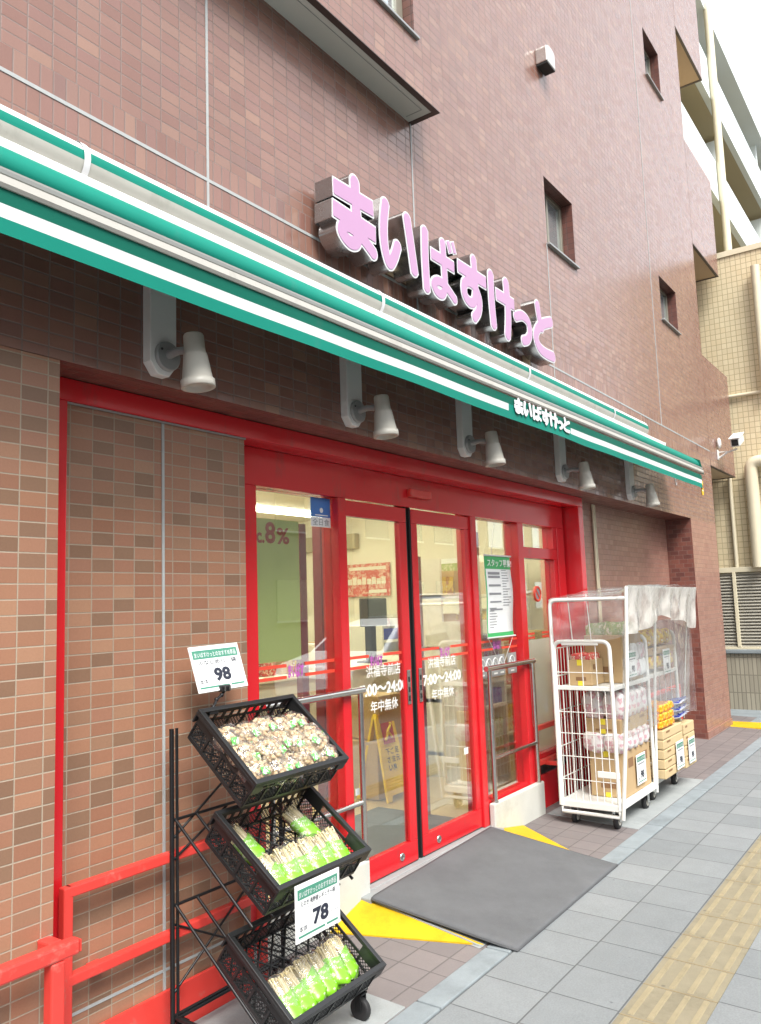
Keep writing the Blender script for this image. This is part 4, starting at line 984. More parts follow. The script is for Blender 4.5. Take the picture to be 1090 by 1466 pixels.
def crate_meshes():
    # lattice basket: x half width, y half depth
    b = MB(); t = .0028
    def bar(p, q, r=.0022): 
        p, q = Vector(p), Vector(q); b.tube([p, q], r, 4, cap=False)
    W, D = CW - .014, CD - .014
    n = 34
    for i in range(1, n):
        x = -W + 2 * W * i / n; bar((x, -D, .004), (x, D, .004), .0016)
    for j in range(1, 24):
        y = -D + 2 * D * j / 24; bar((-W, y, .004), (W, y, .004), .0016)
    # heavy diagonals of the base
    k = -W - D
    for s_ in (1, -1):
        for i in range(-10, 11):
            c = i * .072
            # line y = s*x + c clipped
            pts = []
            for x in (-W, W):
                y = s_ * x + c
                if -D <= y <= D: pts.append((x, y))
            for y in (-D, D):
                x = s_ * (y - c)
                if -W < x < W: pts.append((x, y))
            if len(pts) >= 2: b.tube([(pts[0][0], pts[0][1], .006), (pts[1][0], pts[1][1], .006)], .0048, 4, cap=False)
    # walls: diamond mesh lower, solid upper band with handle slot
    def wall(P0, P1, L, slot):
        P0, P1 = Vector(P0), Vector(P1); d = (P1 - P0).normalized(); nn = d.cross(Vector((0, 0, 1)))
        z0, z1 = .012, .075; m_ = int(L / .016)
        for i in range(-4, m_ + 1):
            for sg in (1, -1):
                a = i * L / m_; e = a + (z1 - z0)
                s0_, s1_ = max(a, 0), min(e, L)
                if s1_ <= s0_: continue
                za = z0 + (s0_ - a); zb = z0 + (s1_ - a)
                if sg < 0: s0_, s1_ = L - s0_, L - s1_
                p, q = P0 + d * s0_, P0 + d * s1_; bar((p.x, p.y, za), (q.x, q.y, zb), .0017)
        def pl(s0_, s1_, za, zb, th=.005):
            p, q = P0 + d * s0_, P0 + d * s1_
            a_, c_ = p - nn * th / 2, p + nn * th / 2; e_, f_ = q - nn * th / 2, q + nn * th / 2
            b.hexa([(a_.x, a_.y, za), (e_.x, e_.y, za), (f_.x, f_.y, za), (c_.x, c_.y, za), (a_.x, a_.y, zb), (e_.x, e_.y, zb), (f_.x, f_.y, zb), (c_.x, c_.y, zb)])
        pl(0, L, 0, .014, .008)
        if slot:
            pl(0, L, .075, .086); pl(0, L * .28, .086, .116); pl(L * .72, L, .086, .116); pl(0, L, .116, CH - .01)
        else:
            pl(0, L, .075, .084); pl(0, L, .112, CH - .01)
            for i in range(0, 13): pl(L * i / 12 - .006 if i else 0, L * i / 12 + .006 if i < 12 else L, .084, .112)
        for i in range(0, 7 if L > .45 else 5):
            k_ = i / (6 if L > .45 else 4); pl(max(0, L * k_ - .005), min(L, L * k_ + .005), .014, .075, .010)
    wall((-W, -D, 0), (W, -D, 0), 2 * W, 0); wall((W, D, 0), (-W, D, 0), 2 * W, 0); wall((W, -D, 0), (W, D, 0), 2 * D, 1); wall((-W, D, 0), (-W, -D, 0), 2 * D, 1)
    r = MB(); h0, h1 = CH - .012, CH; o_, i_ = 0, .020
    A, Bq = CW, CD
    r.box(-A, A, -Bq, -Bq + i_, h0, h1); r.box(-A, A, Bq - i_, Bq, h0, h1); r.box(-A, -A + i_, -Bq + i_, Bq - i_, h0 + .0005, h1 - .0005); r.box(A - i_, A, -Bq + i_, Bq - i_, h0 + .0005, h1 - .0005)
    r.box(-A, A, -Bq, -Bq + .004, h0 - .014, h0); r.box(-A, A, Bq - .004, Bq, h0 - .014, h0); r.box(-A, -A + .004, -Bq + .004, Bq - .004, h0 - .0135, h0); r.box(A - .004, A, -Bq + .004, Bq - .004, h0 - .0135, h0)
    for sx in (-1, 1):
        for sy in (-1, 1): r.box(min(sx * A, sx * (A - .05)), max(sx * A, sx * (A - .05)), min(sy * Bq, sy * (Bq - .008)), max(sy * Bq, sy * (Bq - .008)), .075, h0 - .001)
    return b, r
cb, cr = crate_meshes()
def crateM(yf, zf, th):
    rot = Matrix.Rotation(th, 4, 'X'); f = rot @ Vector((0, -CD, CH)); return Matrix.Translation((2.412 - f.x, yf - f.y, zf - f.z)) @ rot
CM = [crateM(-.305, .992, R(39.5)), crateM(-.405, .647, R(35.5)), crateM(-.460, .224, R(36.5))]
c0 = thing('produce_crate', (0, 0, 0), 'top black plastic crate on the rack heaped with brown shimeji bags', 'crate', 'black crates on the rack', CM[0])
cb.build('basket', M_crate, c0, local=True); cr.build('rim', M_crate, c0, bevel=.002, local=True)
dup(c0, CM[1], 'middle black plastic crate on the rack with the price card clipped to its front')
dup(c0, CM[2], 'lowest black plastic crate on the rack holding a single row of enoki')

# shimeji bags (three variants)
def lump_shell(rx, ry, rz, seed, n=16, amp=.10, zc=0, flat=True, ex=1):
    m = MB(); m.sphere((0, 0, 0), 1, n, n - 4)
    out = []
    for p in m.v:
        q = Vector(p); k = 1 + amp * mnoise.noise(q * 2.1 + Vector((seed, 0, 0))) + amp * .5 * mnoise.noise(q * 5.3 + Vector((0, seed, 0)))
        if ex != 1: q = Vector([math.copysign(abs(c) ** ex, c) for c in q]); k *= 1 + .05 * mnoise.noise(q * 9)
        z = q.z * rz * k
        if flat and z < -rz * .55: z = -rz * .55
        out.append((q.x * rx * k, q.y * ry * k, z + zc))
    m.v = out; return m
shim = []
for v_ in range(4):
    random.seed(20 + v_)
    m = MB()
    for k in range(80):
        th = random.uniform(0, 2 * math.pi); ph = math.acos(random.uniform(-.1, 1))
        d = Vector((math.sin(ph) * math.cos(th), math.sin(ph) * math.sin(th), math.cos(ph)))
        rr = random.uniform(.80, .98)
        m.sphere((d.x * .056 * rr, d.y * .050 * rr, d.z * .036 * rr + .03), random.uniform(.0055, .0100), 8, 5, (1, 1, .8))
    for k in range(18):
        m.sphere((random.uniform(-.04, .04), random.uniform(-.035, .035), .03), .014, 7, 5)
    me1 = m.mesh('mushrooms', M_mush)
    s = lump_shell(.064, .058, .045, v_ * 3.3, 18, .18, .03); me2 = s.mesh('film', M_film)
    l = MB(); a = random.uniform(-.5, .5)
    l.grid(lambda u, w: (-.018 + .036 * u + .02 * math.sin(v_ * 2), -.046 + .026 * w, .036 + .032 * math.sqrt(max(.0, 1 - ((-.046 + .026 * w) / .062) ** 2 - ((-.018 + .036 * u) / .08) ** 2)) ), 4, 4)
    me3 = l.mesh('label', M_packlabel if 'M_packlabel' in globals() else M_pgreen)
    shim.append((me1, me2, me3))
def label_mat():
    t = NT('shimeji_label'); n = t.noise(70, t.n('ShaderNodeTexCoord').outputs['Object'], detail=1)
    c = t.ramp(n, [(0, (.08, .40, .05)), (.52, (.10, .45, .07)), (.58, (.7, .75, .65)), (1, (.7, .75, .65))]); t.pbr(c, .35); return t.m
M_lab = label_mat()
for a in shim: a[2].materials[0] = M_lab
def inst(name, meshes, names, mw, label, cat, group):
    t = thing(name, (0, 0, 0), label, cat, group, mw)
    for me, nm in zip(meshes, names):
        o = bpy.data.objects.new(nm, me); COL.objects.link(o); o.parent = t
    return t
ORD = ['first', 'second', 'third', 'fourth', 'fifth', 'sixth', 'seventh', 'eighth', 'ninth']
random.seed(11)
for r_, (y, zz, nm) in enumerate(((-.125, .040, 'front'), (-.035, .046, 'middle'), (.055, .040, 'rear'))):
    for i in range(5):
        x = -.195 + i * .0975 + random.uniform(-.008, .008)
        if r_ == 2 and i == 4: x -= .01
        mw = CM[0] @ Matrix.Translation((x, y + random.uniform(-.008, .008), zz + .014 + random.uniform(0, .014))) @ Matrix.Rotation(random.uniform(-.5, .5), 4, 'Z') @ Matrix.Rotation(random.uniform(-.25, .1), 4, 'X') @ Matrix.Diagonal((1.06, 1.06, 1.2, 1))
        inst('shimeji_bag', shim[(r_ * 5 + i) % 4], ('mushrooms', 'film', 'label'), mw, f'bag of brown shimeji in the top crate, {nm} row, {ORD[i]} from left', 'mushroom bag', 'bags of shimeji in the top crate')
for i, x in enumerate((-.10, .16)):
    mw = CM[0] @ Matrix.Translation((x, -.075, .105)) @ Matrix.Rotation(.4 - i, 4, 'Z')
    inst('shimeji_bag', shim[i + 1], ('mushrooms', 'film', 'label'), mw, 'clear bag of brown shimeji lying on top of the pile, ' + ('toward the left' if i == 0 else 'at the right end'), 'mushroom bag', 'bags of shimeji in the top crate')
# enoki bags
eno = []
for v_ in range(3):
    random.seed(40 + v_); m = MB()
    for k in range(85):
        a = random.uniform(0, 6.28); r_ = math.sqrt(random.random()); x = .030 * r_ * math.cos(a); z = .024 * r_ * math.sin(a) + .026
        L = random.uniform(.065, .092); dx = random.uniform(-.004, .004)
        m.tube([(x * .85, -.07, z), (x, .02, z + dx * .5), (x * 1.12 + dx, L, z + random.uniform(-.003, .004))], .0027, 4, cap=False)
        m.sphere((x * 1.12 + dx, L, z), random.uniform(.0034, .005), 6, 4, (1, .7, 1))
    m.sphere((0, -.005, .026), 1, 12, 8, (.028, .082, .021))
    me1 = m.mesh('mushrooms', M_eno)
    w = MB()
    def wf(u, t_):
        a = 2 * math.pi * u; y = -.088 + .112 * t_; k = 1 + .07 * mnoise.noise(Vector((math.cos(a) * 2, math.sin(a) * 2, y * 30 + v_)))
        e = .72 if t_ < .08 else 1
        return (.039 * math.cos(a) * k * e, y + .010 * math.sin(a * 2 + v_), .027 + .028 * math.sin(a) * k * e)
    w.grid(wf, 22, 10); w.add([wf(i / 22, 0) for i in range(22)], [tuple(range(22))]); me2 = w.mesh('wrapper', M_wrap)
    s = lump_shell(.041, .100, .032, v_ * 2.1 + .5, 16, .12, .027, False); s.v = [(x, y + .012, z) for x, y, z in s.v]; me3 = s.mesh('film', M_film)
    eno.append((me1, me2, me3))
def enoki(mw, label, grp, k):
    mw = mw @ Matrix.Translation((0, .004, .004)) @ Matrix.Diagonal((1.14, .90, 1.12, 1)); inst('enoki_bag', eno[k % 3], ('mushrooms', 'wrapper', 'film'), mw, label, 'mushroom bag', grp)
random.seed(2)
for i in range(6):
    mw = CM[1] @ Matrix.Translation((-.150 + i * .071, -.085 + random.uniform(-.006, .006), .012 + .012 * (i % 2))) @ Matrix.Rotation(random.uniform(-.12, .12), 4, 'Z') @ Matrix.Rotation(R(8), 4, 'X')
    enoki(mw, f'green wrapped enoki in the middle crate front row, {ORD[i]} from the left', 'enoki packs in the middle crate', i)
enoki(CM[1] @ Matrix.Translation((-.165, .075, .016)) @ Matrix.Rotation(.30, 4, 'Z') @ Matrix.Rotation(R(8), 4, 'X'), 'white enoki pack lying alone at the back left of the middle crate', 'enoki packs in the middle crate', 1)
enoki(CM[1] @ Matrix.Translation((.155, .075, .014)) @ Matrix.Rotation(.28, 4, 'Z') @ Matrix.Rotation(R(6), 4, 'X'), 'white enoki pack lying alone at the back right of the middle crate', 'enoki packs in the middle crate', 2)
for i in range(6):
    mw = CM[2] @ Matrix.Translation((-.165 + i * .073, -.08 + .006 * i + random.uniform(-.006, .006), .012 + .014 * ((i + 1) % 2))) @ Matrix.Rotation(random.uniform(-.1, .2), 4, 'Z') @ Matrix.Rotation(R(10), 4, 'X')
    enoki(mw, f'green wrapped enoki in the lowest crate, {ORD[i]} from the left', 'enoki packs in the lowest crate', i + 1)
# cards on the rack
price_card(frameM((2.300, .02, 1.296), (1, 0, .02), (-.36, .34, 1)), 'white 98 yen price card on a black clip stalk above the top crate', 'ぶなしめじ　袋', '98', .265, .185)
t = thing('card_clip', (2.21, .0, 1.22), 'jointed black clip stalk holding the 98 yen card over the top crate', 'clip')
m = MB(); m.box(2.275, 2.325, .005, .035, 1.288, 1.314); m.build('clip_jaw', M_rack, t, bevel=.006)
m = MB(); m.tube([(2.298, .02, 1.288), (2.285, .02, 1.276), (2.25, .012, 1.262), (2.225, .004, 1.235), (2.21, .0, 1.222)], .0055, 8); m.sphere((2.285, .02, 1.276), .009); m.sphere((2.25, .012, 1.262), .009); m.sphere((2.225, .004, 1.237), .009); m.box(2.19, 2.235, -.015, .02, 1.212, 1.226); m.build('stalk', M_rack, t)
m = MB(); m.box(2.285, 2.292, .002, .006, 1.292, 1.31); m.box(2.31, 2.317, .002, .006, 1.292, 1.31); m.build('clip_glint', M_steel, t)
price_card(frameM((2.318, -.428, .455), (1, 0, .0), (-.06, .0, 1)), 'white 78 yen price card hanging on the front of the middle crate', 'えのき 長野産レギュラー袋', '78', .245, .192)

# ---------------------------------------------------------------- roll cages
def rtube(m, pts, r, n=8, rad=.05):
    # tube with rounded corners
    P = [Vector(p) for p in pts]; out = [P[0]]
    for a, b, c in zip(P[:-2], P[1:-1], P[2:]):
        u, v_ = (a - b).normalized(), (c - b).normalized(); d = min(rad, (a - b).length * .45, (c - b).length * .45)
        for k in range(6):
            t_ = k / 5; out.append((b + u * d) * (1 - t_) ** 2 + b * 2 * t_ * (1 - t_) + (b + v_ * d) * t_ ** 2)
    out.append(P[-1]); m.tube(out, r, n); return m
def roll_cage(x0, x1, y0, y1, lb):
    t = thing('roll_cage', ((x0 + x1) / 2, (y0 + y1) / 2, 0), lb, 'roll cage', 'roll cages by the wall')
    m = MB(); m.box(x0, x1, y0, y1, .168, .182); m.build('floor_panel', M_cage, t)
    m = MB()
    m.box(x0 - .012, x0 + .012, y0, y1, .14, .185); m.box(x1 - .012, x1 + .012, y0, y1, .14, .185); m.box(x0, x1, y0 - .010, y0 + .012, .141, .184); m.box(x0, x1, y1 - .012, y1 + .01, .141, .184); m.build('base_frame', M_cage, t, bevel=.003)
    m = MB(); m.tube([(x0 - .005, y0, .14), (x0 - .005, y0, .105), (x0 - .005, y1, .105), (x0 - .005, y1, .14)], .010, 8); m.build('bumper_bar', M_cage, t)
    for x in (x0, x1):
        m = MB(); rtube(m, [(x, y0, .15), (x, y0, 1.30), (x, y1, 1.30), (x, y1, .15)], .0145, 10, .06)
        e = m.build('end_gate', M_cage, t)
        m = MB()
        for k in range(1, 8): yy = y0 + (y1 - y0) * k / 8; m.tube([(x, yy, .18), (x, yy, .98 if k % 2 else 1.29)], .0034, 5)
        for z in (.33, .49, .65, .80, 1.08): m.tube([(x, y0, z), (x, y1, z)], .0034, 5)
        m.build('wire', M_cage, e)
    m = MB(); m.box(x0 - .012, x0 + .004, y0 + .08, y1 - .06, 1.272, 1.312); m.build('handle_plate', M_cage, t, bevel=.006)
    bk = MB()
    for k in range(1, 14): xx = x0 + (x1 - x0) * k / 14; bk.tube([(xx, y1, .18), (xx, y1, 1.25)], .0034, 5)
    for z in (.33, .55, .8, 1.05, 1.25): bk.tube([(x0, y1, z), (x1, y1, z)], .0045, 5)
    bk.build('back_wire', M_cage, t)
    m = MB(); m.box(x0 + .01, x1 - .01, y0 + .005, y1 - .005, .962, .978); m.box(x0, x1, y0 - .008, y0 + .012, .955, .985); m.box(x0 - .006, x0 + .012, y0, y1, .955, .985); m.build('shelf', M_cage, t, bevel=.003)
    m = MB(); m.box(x0 - .012, x0 - .004, y0 - .02, y0 + .14, .36, .405); m.build('latch', M_cage, t, bevel=.004)
    for x in (x0 + .09, x1 - .09):
        for y in (y0 + .055, y1 - .055):
            m = MB(); m.lathe((x - .0, y - .016, .052), (x, y + .016, .052), [(0, .02), (0, .046), (.15, .051), (.85, .051), (1, .046), (1, .02)], 24); c = m.build('caster', M_rub, t)
            m = MB(); m.lathe((x, y - .019, .052), (x, y + .019, .052), [(0, .024), (1, .024)], 16); m.build('hub', M_offw, c)
            m = MB(); m.box(x - .022, x + .022, y - .028, y - .022, .05, .13); m.box(x - .022, x + .022, y + .022, y + .028, .05, .13); m.box(x - .035, x + .035, y - .03, y + .03, .13, .14); m.build('caster_fork', M_steel, c, bevel=.002)
    return t
roll_cage(5.60, 6.40, -.365, .05, 'white wire roll cage loaded with cartons, the nearer of two by the wall')
roll_cage(6.50, 7.30, -.33, .07, 'white wire roll cage, the farther one with trays of orange and blue packs before it')
def carton(x0, x1, y0, y1, z0, z1, lb, mt=M_card, tape=True, prints=1, grp='cartons in the roll cages'):
    t = thing('carton', ((x0 + x1) / 2, (y0 + y1) / 2, z0), lb, 'carton', grp)
    m = MB(); m.box(x0, x1, y0, y1, z0 + .001, z1); m.build('box', mt, t, bevel=.006)
    m = MB(); w = x1 - x0; h = z1 - z0; d = y1 - y0
    for k in range(prints):
        a = x0 + w * (.15 + .55 * k); m.box(a, a + w * .18, y0 - .0015, y0 - .0003, z0 + h * .62, z0 + h * .82)
    m.box(x0 - .0015, x0 - .0003, y0 + d * .25, y0 + d * .7, z0 + h * .2, z0 + h * .34); m.build('print', M_cardp, t)
    m = MB(); ym = (y0 + y1) / 2
    if tape: m.box(x0 - .002, x0 - .0005, ym - .02, ym + .02, z1 - .04, z1 + .001); m.box(x0 - .002, x0 - .0005, ym - .02, ym + .02, z0 + .002, z0 + .035); m.build('tape', M_tape, t)
    return t
carton(5.80, 6.385, -.345, -.09, .183, .505, 'large brown carton on the floor of the near roll cage', prints=2)
carton(5.78, 6.385, -.345, -.08, .63, .735, 'shallow brown carton between two layers of pink packs', prints=2)
carton(5.66, 5.90, -.20, -.03, .98, 1.165, 'small brown carton of red items at the top shelf near the gate', prints=1)
carton(5.91, 6.36, -.345, -.06, .98, 1.33, 'tall brown carton on the top shelf of the near roll cage', tape=False)
def packs(x0, x1, y0, y1, z0, z1, nx, ny, nz, mt, base, cat, grp, name='snack_pack', rot=0):
    dx, dy, dz = (x1 - x0) / nx, (y1 - y0) / ny, (z1 - z0) / nz; random.seed(int(x0 * 100) + int(z0 * 1000))
    mats_ = mt if isinstance(mt, list) else [mt]
    ms = []
    for i, mm in enumerate(mats_):
        s = lump_shell(dx * .54, dy * .53, dz * .56, i * 2.7 + x0, 20, .12, 0, False, .55); ms.append(s.mesh(name, mm))
    for k in range(nz):
        for j in range(ny):
            for i in range(nx):
                o = bpy.data.objects.new(name, ms[(i + j + k) % len(ms)]); COL.objects.link(o)
                o.matrix_world = Matrix.Translation((x0 + dx * (i + .5), y0 + dy * (j + .5), z0 + dz * (k + .5))) @ Matrix.Rotation(random.uniform(-.15, .15) + rot, 4, 'Z') @ Matrix.Rotation(random.uniform(-.12, .12), 4, 'X')
                row = ('' if ny == 1 else ', street side' if j == 0 else ', wall side')
                lay = '' if nz == 1 else f', {ORD[k]} layer up'
                tag(o, f'{base}, {ORD[i]} along{row}{lay}', cat, grp)
packs(5.76, 6.38, -.365, -.06, .505, .635, 5, 2, 1, M_packpink, 'pink pack in the near cage lower layer', 'food pack', 'pink packs in the near cage')
packs(5.79, 6.38, -.365, -.06, .735, .91, 5, 2, 1, M_packpink, 'pink pack in the near cage upper layer', 'food pack', 'pink packs in the near cage')
packs(5.67, 5.89, -.19, -.04, 1.15, 1.205, 3, 2, 1, M_packr, 'small red pack heaped in the carton at the near cage top', 'food pack', 'red packs')
packs(5.93, 6.36, -.34, -.06, 1.31, 1.41, 4, 2, 1, M_packg, 'green pack poking out of the tall carton', 'food pack', 'green packs on the near cage')
packs(6.06, 6.38, -.375, -.33, 1.02, 1.25, 2, 1, 2, [M_packpink, M_paper], 'pale pack on the street edge of the near cage shelf', 'food pack', 'pale packs')
packs(6.56, 7.26, -.33, -.05, 1.20, 1.32, 4, 2, 1, M_packy, 'yellow pack on the upper tray of the far cage', 'food pack', 'yellow packs in the far cage')
packs(6.56, 7.26, -.33, -.05, 1.02, 1.12, 4, 2, 1, M_packy, 'yellow pack on the lower tray of the far cage', 'food pack', 'lower yellow packs in the far cage')
carton(6.55, 7.27, -.335, -.04, 1.13, 1.185, 'flat brown tray between the yellow packs of the far cage', tape=False)
# trays in front of the far cage
for k in range(5):
    z = .20 + k * .074
    carton(6.46, 6.98, -.435, -.20, z, z + .070, f'pale tray in the near stack by the far cage, {ORD[k]} from bottom', M_card2, tape=False, grp='trays before the far cage')
for k in range(4):
    z = .175 + k * .09
    carton(7.06, 7.38, -.425, -.20, z, z + .086, f'pale tray in the far stack by the far cage, {ORD[k]} from bottom', M_card2, tape=False, grp='trays before the far cage')
packs(6.46, 6.82, -.43, -.22, .575, .755, 3, 2, 3, M_orange, 'orange snack pack on the near tray stack', 'food pack', 'orange packs on the trays')
random.seed(9)
for k in range(3):
    for j in range(3):
        t = thing('blue_pouch', (6.98 + j * .14, -.34 + .015 * j, .585 + k * .056), f'blue and silver pouch on the trays, {ORD[k]} layer up, {ORD[j]} along', 'pouch', 'blue pouches on the trays')
        t.rotation_euler = (R(-14), 0, R(random.uniform(-6, 6)))
        m = MB(); m.grid(lambda u, v: (-.068 + .136 * u, -.11 + .22 * v, .026 * (math.sin(math.pi * u) * math.sin(math.pi * v)) ** .6), 8, 8); m.grid(lambda u, v: (-.068 + .136 * (1 - u), -.11 + .22 * v, -.012 * (math.sin(math.pi * u) * math.sin(math.pi * v)) ** .6), 8, 8); m.build('pouch', M_packw, t, local=True)
        m = MB(); m.grid(lambda u, v: (-.06 + .07 * u, -.1 + .20 * v, .0015 + .026 * (math.sin(math.pi * (.06 + .5 * u)) * math.sin(math.pi * (.05 + .9 * v))) ** .6), 6, 6); m.box(.03, .05, -.095, .09, .012, .021); m.build('print', M_packblue, t, local=True)
# price cards at the cages
cards = [((6.0, -.388, 1.02), 'small price card on the shelf edge of the near roll cage', '98', .9, ''), ((6.12, -.362, .235), 'price card on the large bottom carton of the near roll cage', '98', 1.0, ''),
         ((6.83, -.450, .225), 'price card on the near stack of flat trays', '98', 1.0, ''), ((7.22, -.438, .205), 'price card on the far stack of flat trays', '98', .95, ''), ((6.98, -.352, .96), 'price card hanging in the far roll cage', '98', .95, '')]
for (p, lb, pr_, s_, nm) in cards:
    price_card(Matrix.Translation(p) @ Matrix.Rotation(R(90), 4, 'X') @ Matrix.Diagonal((s_ * .85, s_ * 1.02, s_, 1)), lb, nm, pr_, .24, .21, 'price cards at the cages')
# plastic canopy on its own tube frame
CP = thing('plastic_canopy', (6.4, -.2, 0), 'clear plastic rain canopy on a white tube frame over the roll cages', 'canopy')
m = MB(); rtube(m, [(5.585, .055, .15), (5.575, .055, 1.60), (5.575, -.51, 1.60)], .014, 10, .05)
m.tube([(5.60, -.385, .09), (5.58, -.48, 1.0), (5.575, -.52, 1.675)], .014, 10); m.build('frame_post', M_cage, CP)
m = MB(); m.tube([(6.42, -.37, .11), (6.43, -.40, .8), (6.45, -.45, 1.60)], .011, 8); m.build('frame_post', M_cage, CP)
m = MB(); m.tube([(7.33, -.36, .55), (7.34, -.42, 1.2), (7.34, -.48, 1.66)], .006, 6); m.build('frame_post', M_cage, CP)
m = MB(); m.tube([(5.575, -.52, 1.675), (7.34, -.50, 1.66)], .010, 8); m.tube([(5.575, .055, 1.60), (6.75, .06, 1.675), (7.34, .06, 1.68)], .008, 8); m.build('frame_rail', M_cage, CP)
m = MB(); [m.tube([(5.578, .055 - .14 * k, 1.605 + .017 * k), (5.59, .04 - .14 * k, 1.30)], .0035, 5) for k in (1, 2)]; m.build('frame_wire', M_cage, CP)
def nz(x, y, s=1): return mnoise.noise(Vector((x * s, y * s, 3.1)))
m = MB(); m.grid(lambda u, v: (5.57 + 1.785 * u, .06 - .60 * v, 1.607 + .085 * max(v ** 5, min(1, u * 1.5) ** .8) + .010 * nz(u * 9, v * 4)), 50, 24)
m.build('roof_sheet', M_roof, CP)
def drape(u, v):
    x = 5.575 + 1.78 * u; fold = .016 * math.sin(u * 34 + 2.2 * math.sin(u * 9)) * v + .02 * nz(u * 12, v * 2) * v
    L = .285 + .05 * math.sin(u * 7 + 1) + .03 * nz(u * 6, 0)
    return (x + .015 * nz(u * 20, v * 3) * v, -.54 + .06 * v * (1 - .4 * v) + fold, 1.683 - .012 * u - L * v + .012 * math.sin(u * 17) * v)
m = MB(); m.grid(drape, 90, 20); m.build('drape', M_drape, CP)
m = MB(); m.grid(lambda u, v: (5.568 + .012 * nz(u * 7, v * 5), .05 - .54 * u - 0.0 * v, 1.61 + .06 * u - (.33 + .04 * nz(u * 3, 9)) * v), 16, 16); m.build('end_sheet', M_polyc, CP)
m = MB(); m.grid(lambda u, v: (7.345 + .01 * nz(u * 7, v * 5), .05 - .52 * u, 1.68 - 1.07 * v), 12, 20); m.build('end_sheet', M_polyc, CP)
m = MB(); m.grid(lambda u, v: (5.61 + 1.73 * u, -.47 + .06 * v + .012 * nz(u * 5, v * 5), 1.42 - .80 * v), 14, 16); m.build('side_sheet', M_polyc, CP)

# ---------------------------------------------------------------- neighbours at the right
NB = thing('neighbour_building', (14, 2, 0), 'low cream tiled building beyond the alley with pipes on its side wall', 'building')
m = MB(); m.box(12.19, 24, -1.6, 8, 1.95, 6.53); m.build('wall', M_tile_yel, NB)
m = MB(); m.box(12.2, 24, -1.5, 8, .8, 1.95); m.build('wall', M_khaki, NB)
m = MB(); m.box(12.10, 24, -1.6, 8, 0, .775); m.build('base_wall', M_tile_grey, NB)
m = MB(); m.box(12.06, 12.22, -1.6, 8, .775, .83); m.build('ledge', M_kerb, NB, bevel=.01)
m = MB()
for k in range(24):
    z = .87 + k * .0435; m.hexa([(12.11, -1.6, z), (12.125, -1.6, z - .012), (12.125, 3, z - .012), (12.11, 3, z), (12.15, -1.6, z + .036), (12.165, -1.6, z + .03), (12.165, 3, z + .03), (12.15, 3, z + .036)])
m.build('louvre', M_louv, NB)
m = MB(); m.box(12.09, 12.13, -1.6, 3, 1.895, 1.965); m.box(12.09, 12.13, -1.6, 3, .83, .865); [m.box(12.085, 12.115, y, y + .045, .865, 1.895) for y in (.12, -1.2, 1.4)]; m.build('louvre_frame', M_pipe, NB, bevel=.004)
m = MB(); m.box(12.17, 12.19, -1.6, 8, 6.48, 6.56); m.build('coping', M_pipe, NB)
m = MB(); rtube(m, [(12.07, -.20, 1.95), (12.07, -.20, 3.42), (12.07, -1.2, 3.40)], .085, 16, .12); m.build('drain_pipe', M_pipe, NB)
m = MB(); m.tube([(12.08, -.48, 6.2), (12.08, -.48, 4.42)], .06, 12); m.build('drain_pipe', M_pipe, NB)
m = MB(); m.tube([(12.14, .10, 3.25), (12.14, .10, 1.95)], .028, 8); m.build('thin_pipe', M_pipe, NB)
m = MB(); m.tube([(12.15, .6, 4.40), (12.15, -1.5, 4.40)], .026, 8); m.build('thin_pipe', M_pipe, NB)
m = MB(); [m.box(12.185, 12.189, -1.6, 3, z, z + .012) for z in (3.2,)]; m.build('movement_joint', M_khaki, NB)
AP = thing('balcony_block', (28, 3, 0), 'pale apartment block with long white balconies behind the cream building', 'building')
ya = 1.65
m = MB(); m.box(15.2, 62, ya + 1.5, 14, 0, 17.0); m.build('wall', M_khaki, AP)
m = MB(); m.box(14.8, 62, ya - .05, 14, 16.85, 17.45); m.build('roof_edge', M_balw, AP)
for z0, z1 in ((11.55, 12.62), (14.35, 15.48), (8.75, 9.8)):
    m = MB(); m.box(15.0, 62, ya, ya + .15, z0, z1); m.build('balcony_parapet', M_balw, AP)
    m = MB(); m.box(15.0, 62, ya + .15, ya + 1.5, z0 - .02, z0 + .15); m.build('balcony_floor', M_khaki, AP)
m = MB()
for x in range(17, 60, 6): [m.box(x, x + .12, ya + .2, ya + 1.5, z, z + 1.6) for z in (12.62, 15.48)]
m.build('balcony_divider', M_balw, AP)
for x in (21.2, 33, 45):
    m = MB(); m.tube([(x, ya - .1, 8), (x, ya - .1, 17)], .10, 10); m.build('drain_pipe', M_pipe, AP)
# CCTV camera
t = thing('security_camera', (11.06, 0, 3.42), 'white security camera on a bracket at the end of the balcony wall', 'camera')
m = MB(); m.box(11.02, 11.09, -.015, -.001, 3.34, 3.47); m.build('wall_plate', M_white, t, bevel=.004)
m = MB(); m.tube([(11.055, -.01, 3.36), (11.07, -.12, 3.43), (11.08, -.24, 3.46)], .012, 8); m.tube([(11.055, -.01, 3.44), (11.06, -.05, 3.44), (11.07, -.12, 3.44)], .007, 6); m.build('bracket', M_white, t)
m = MB(); m.T = Matrix.Translation((11.07, -.25, 3.57)) @ Matrix.Rotation(R(-20), 4, 'Y'); m.box(-.16, .16, -.055, .055, -.055, .055); m.build('housing', M_white, t, bevel=.012)
m = MB(); m.T = Matrix.Translation((11.07, -.25, 3.57)) @ Matrix.Rotation(R(-20), 4, 'Y'); m.box(-.19, .17, -.068, .068, .056, .068); m.build('hood', M_white, t, bevel=.004)
m = MB(); m.T = Matrix.Translation((11.07, -.25, 3.57)) @ Matrix.Rotation(R(-20), 4, 'Y'); m.box(-.163, -.159, -.04, .04, -.04, .04); m.build('lens_window', M_glassdk, t)
m = MB(); m.sphere((11.06, -.03, 3.56), .045, 12, 8, (1, .6, 1.6)); tag(m.build('cable_cover', M_white), 'small white dome beside the security camera', 'cover')

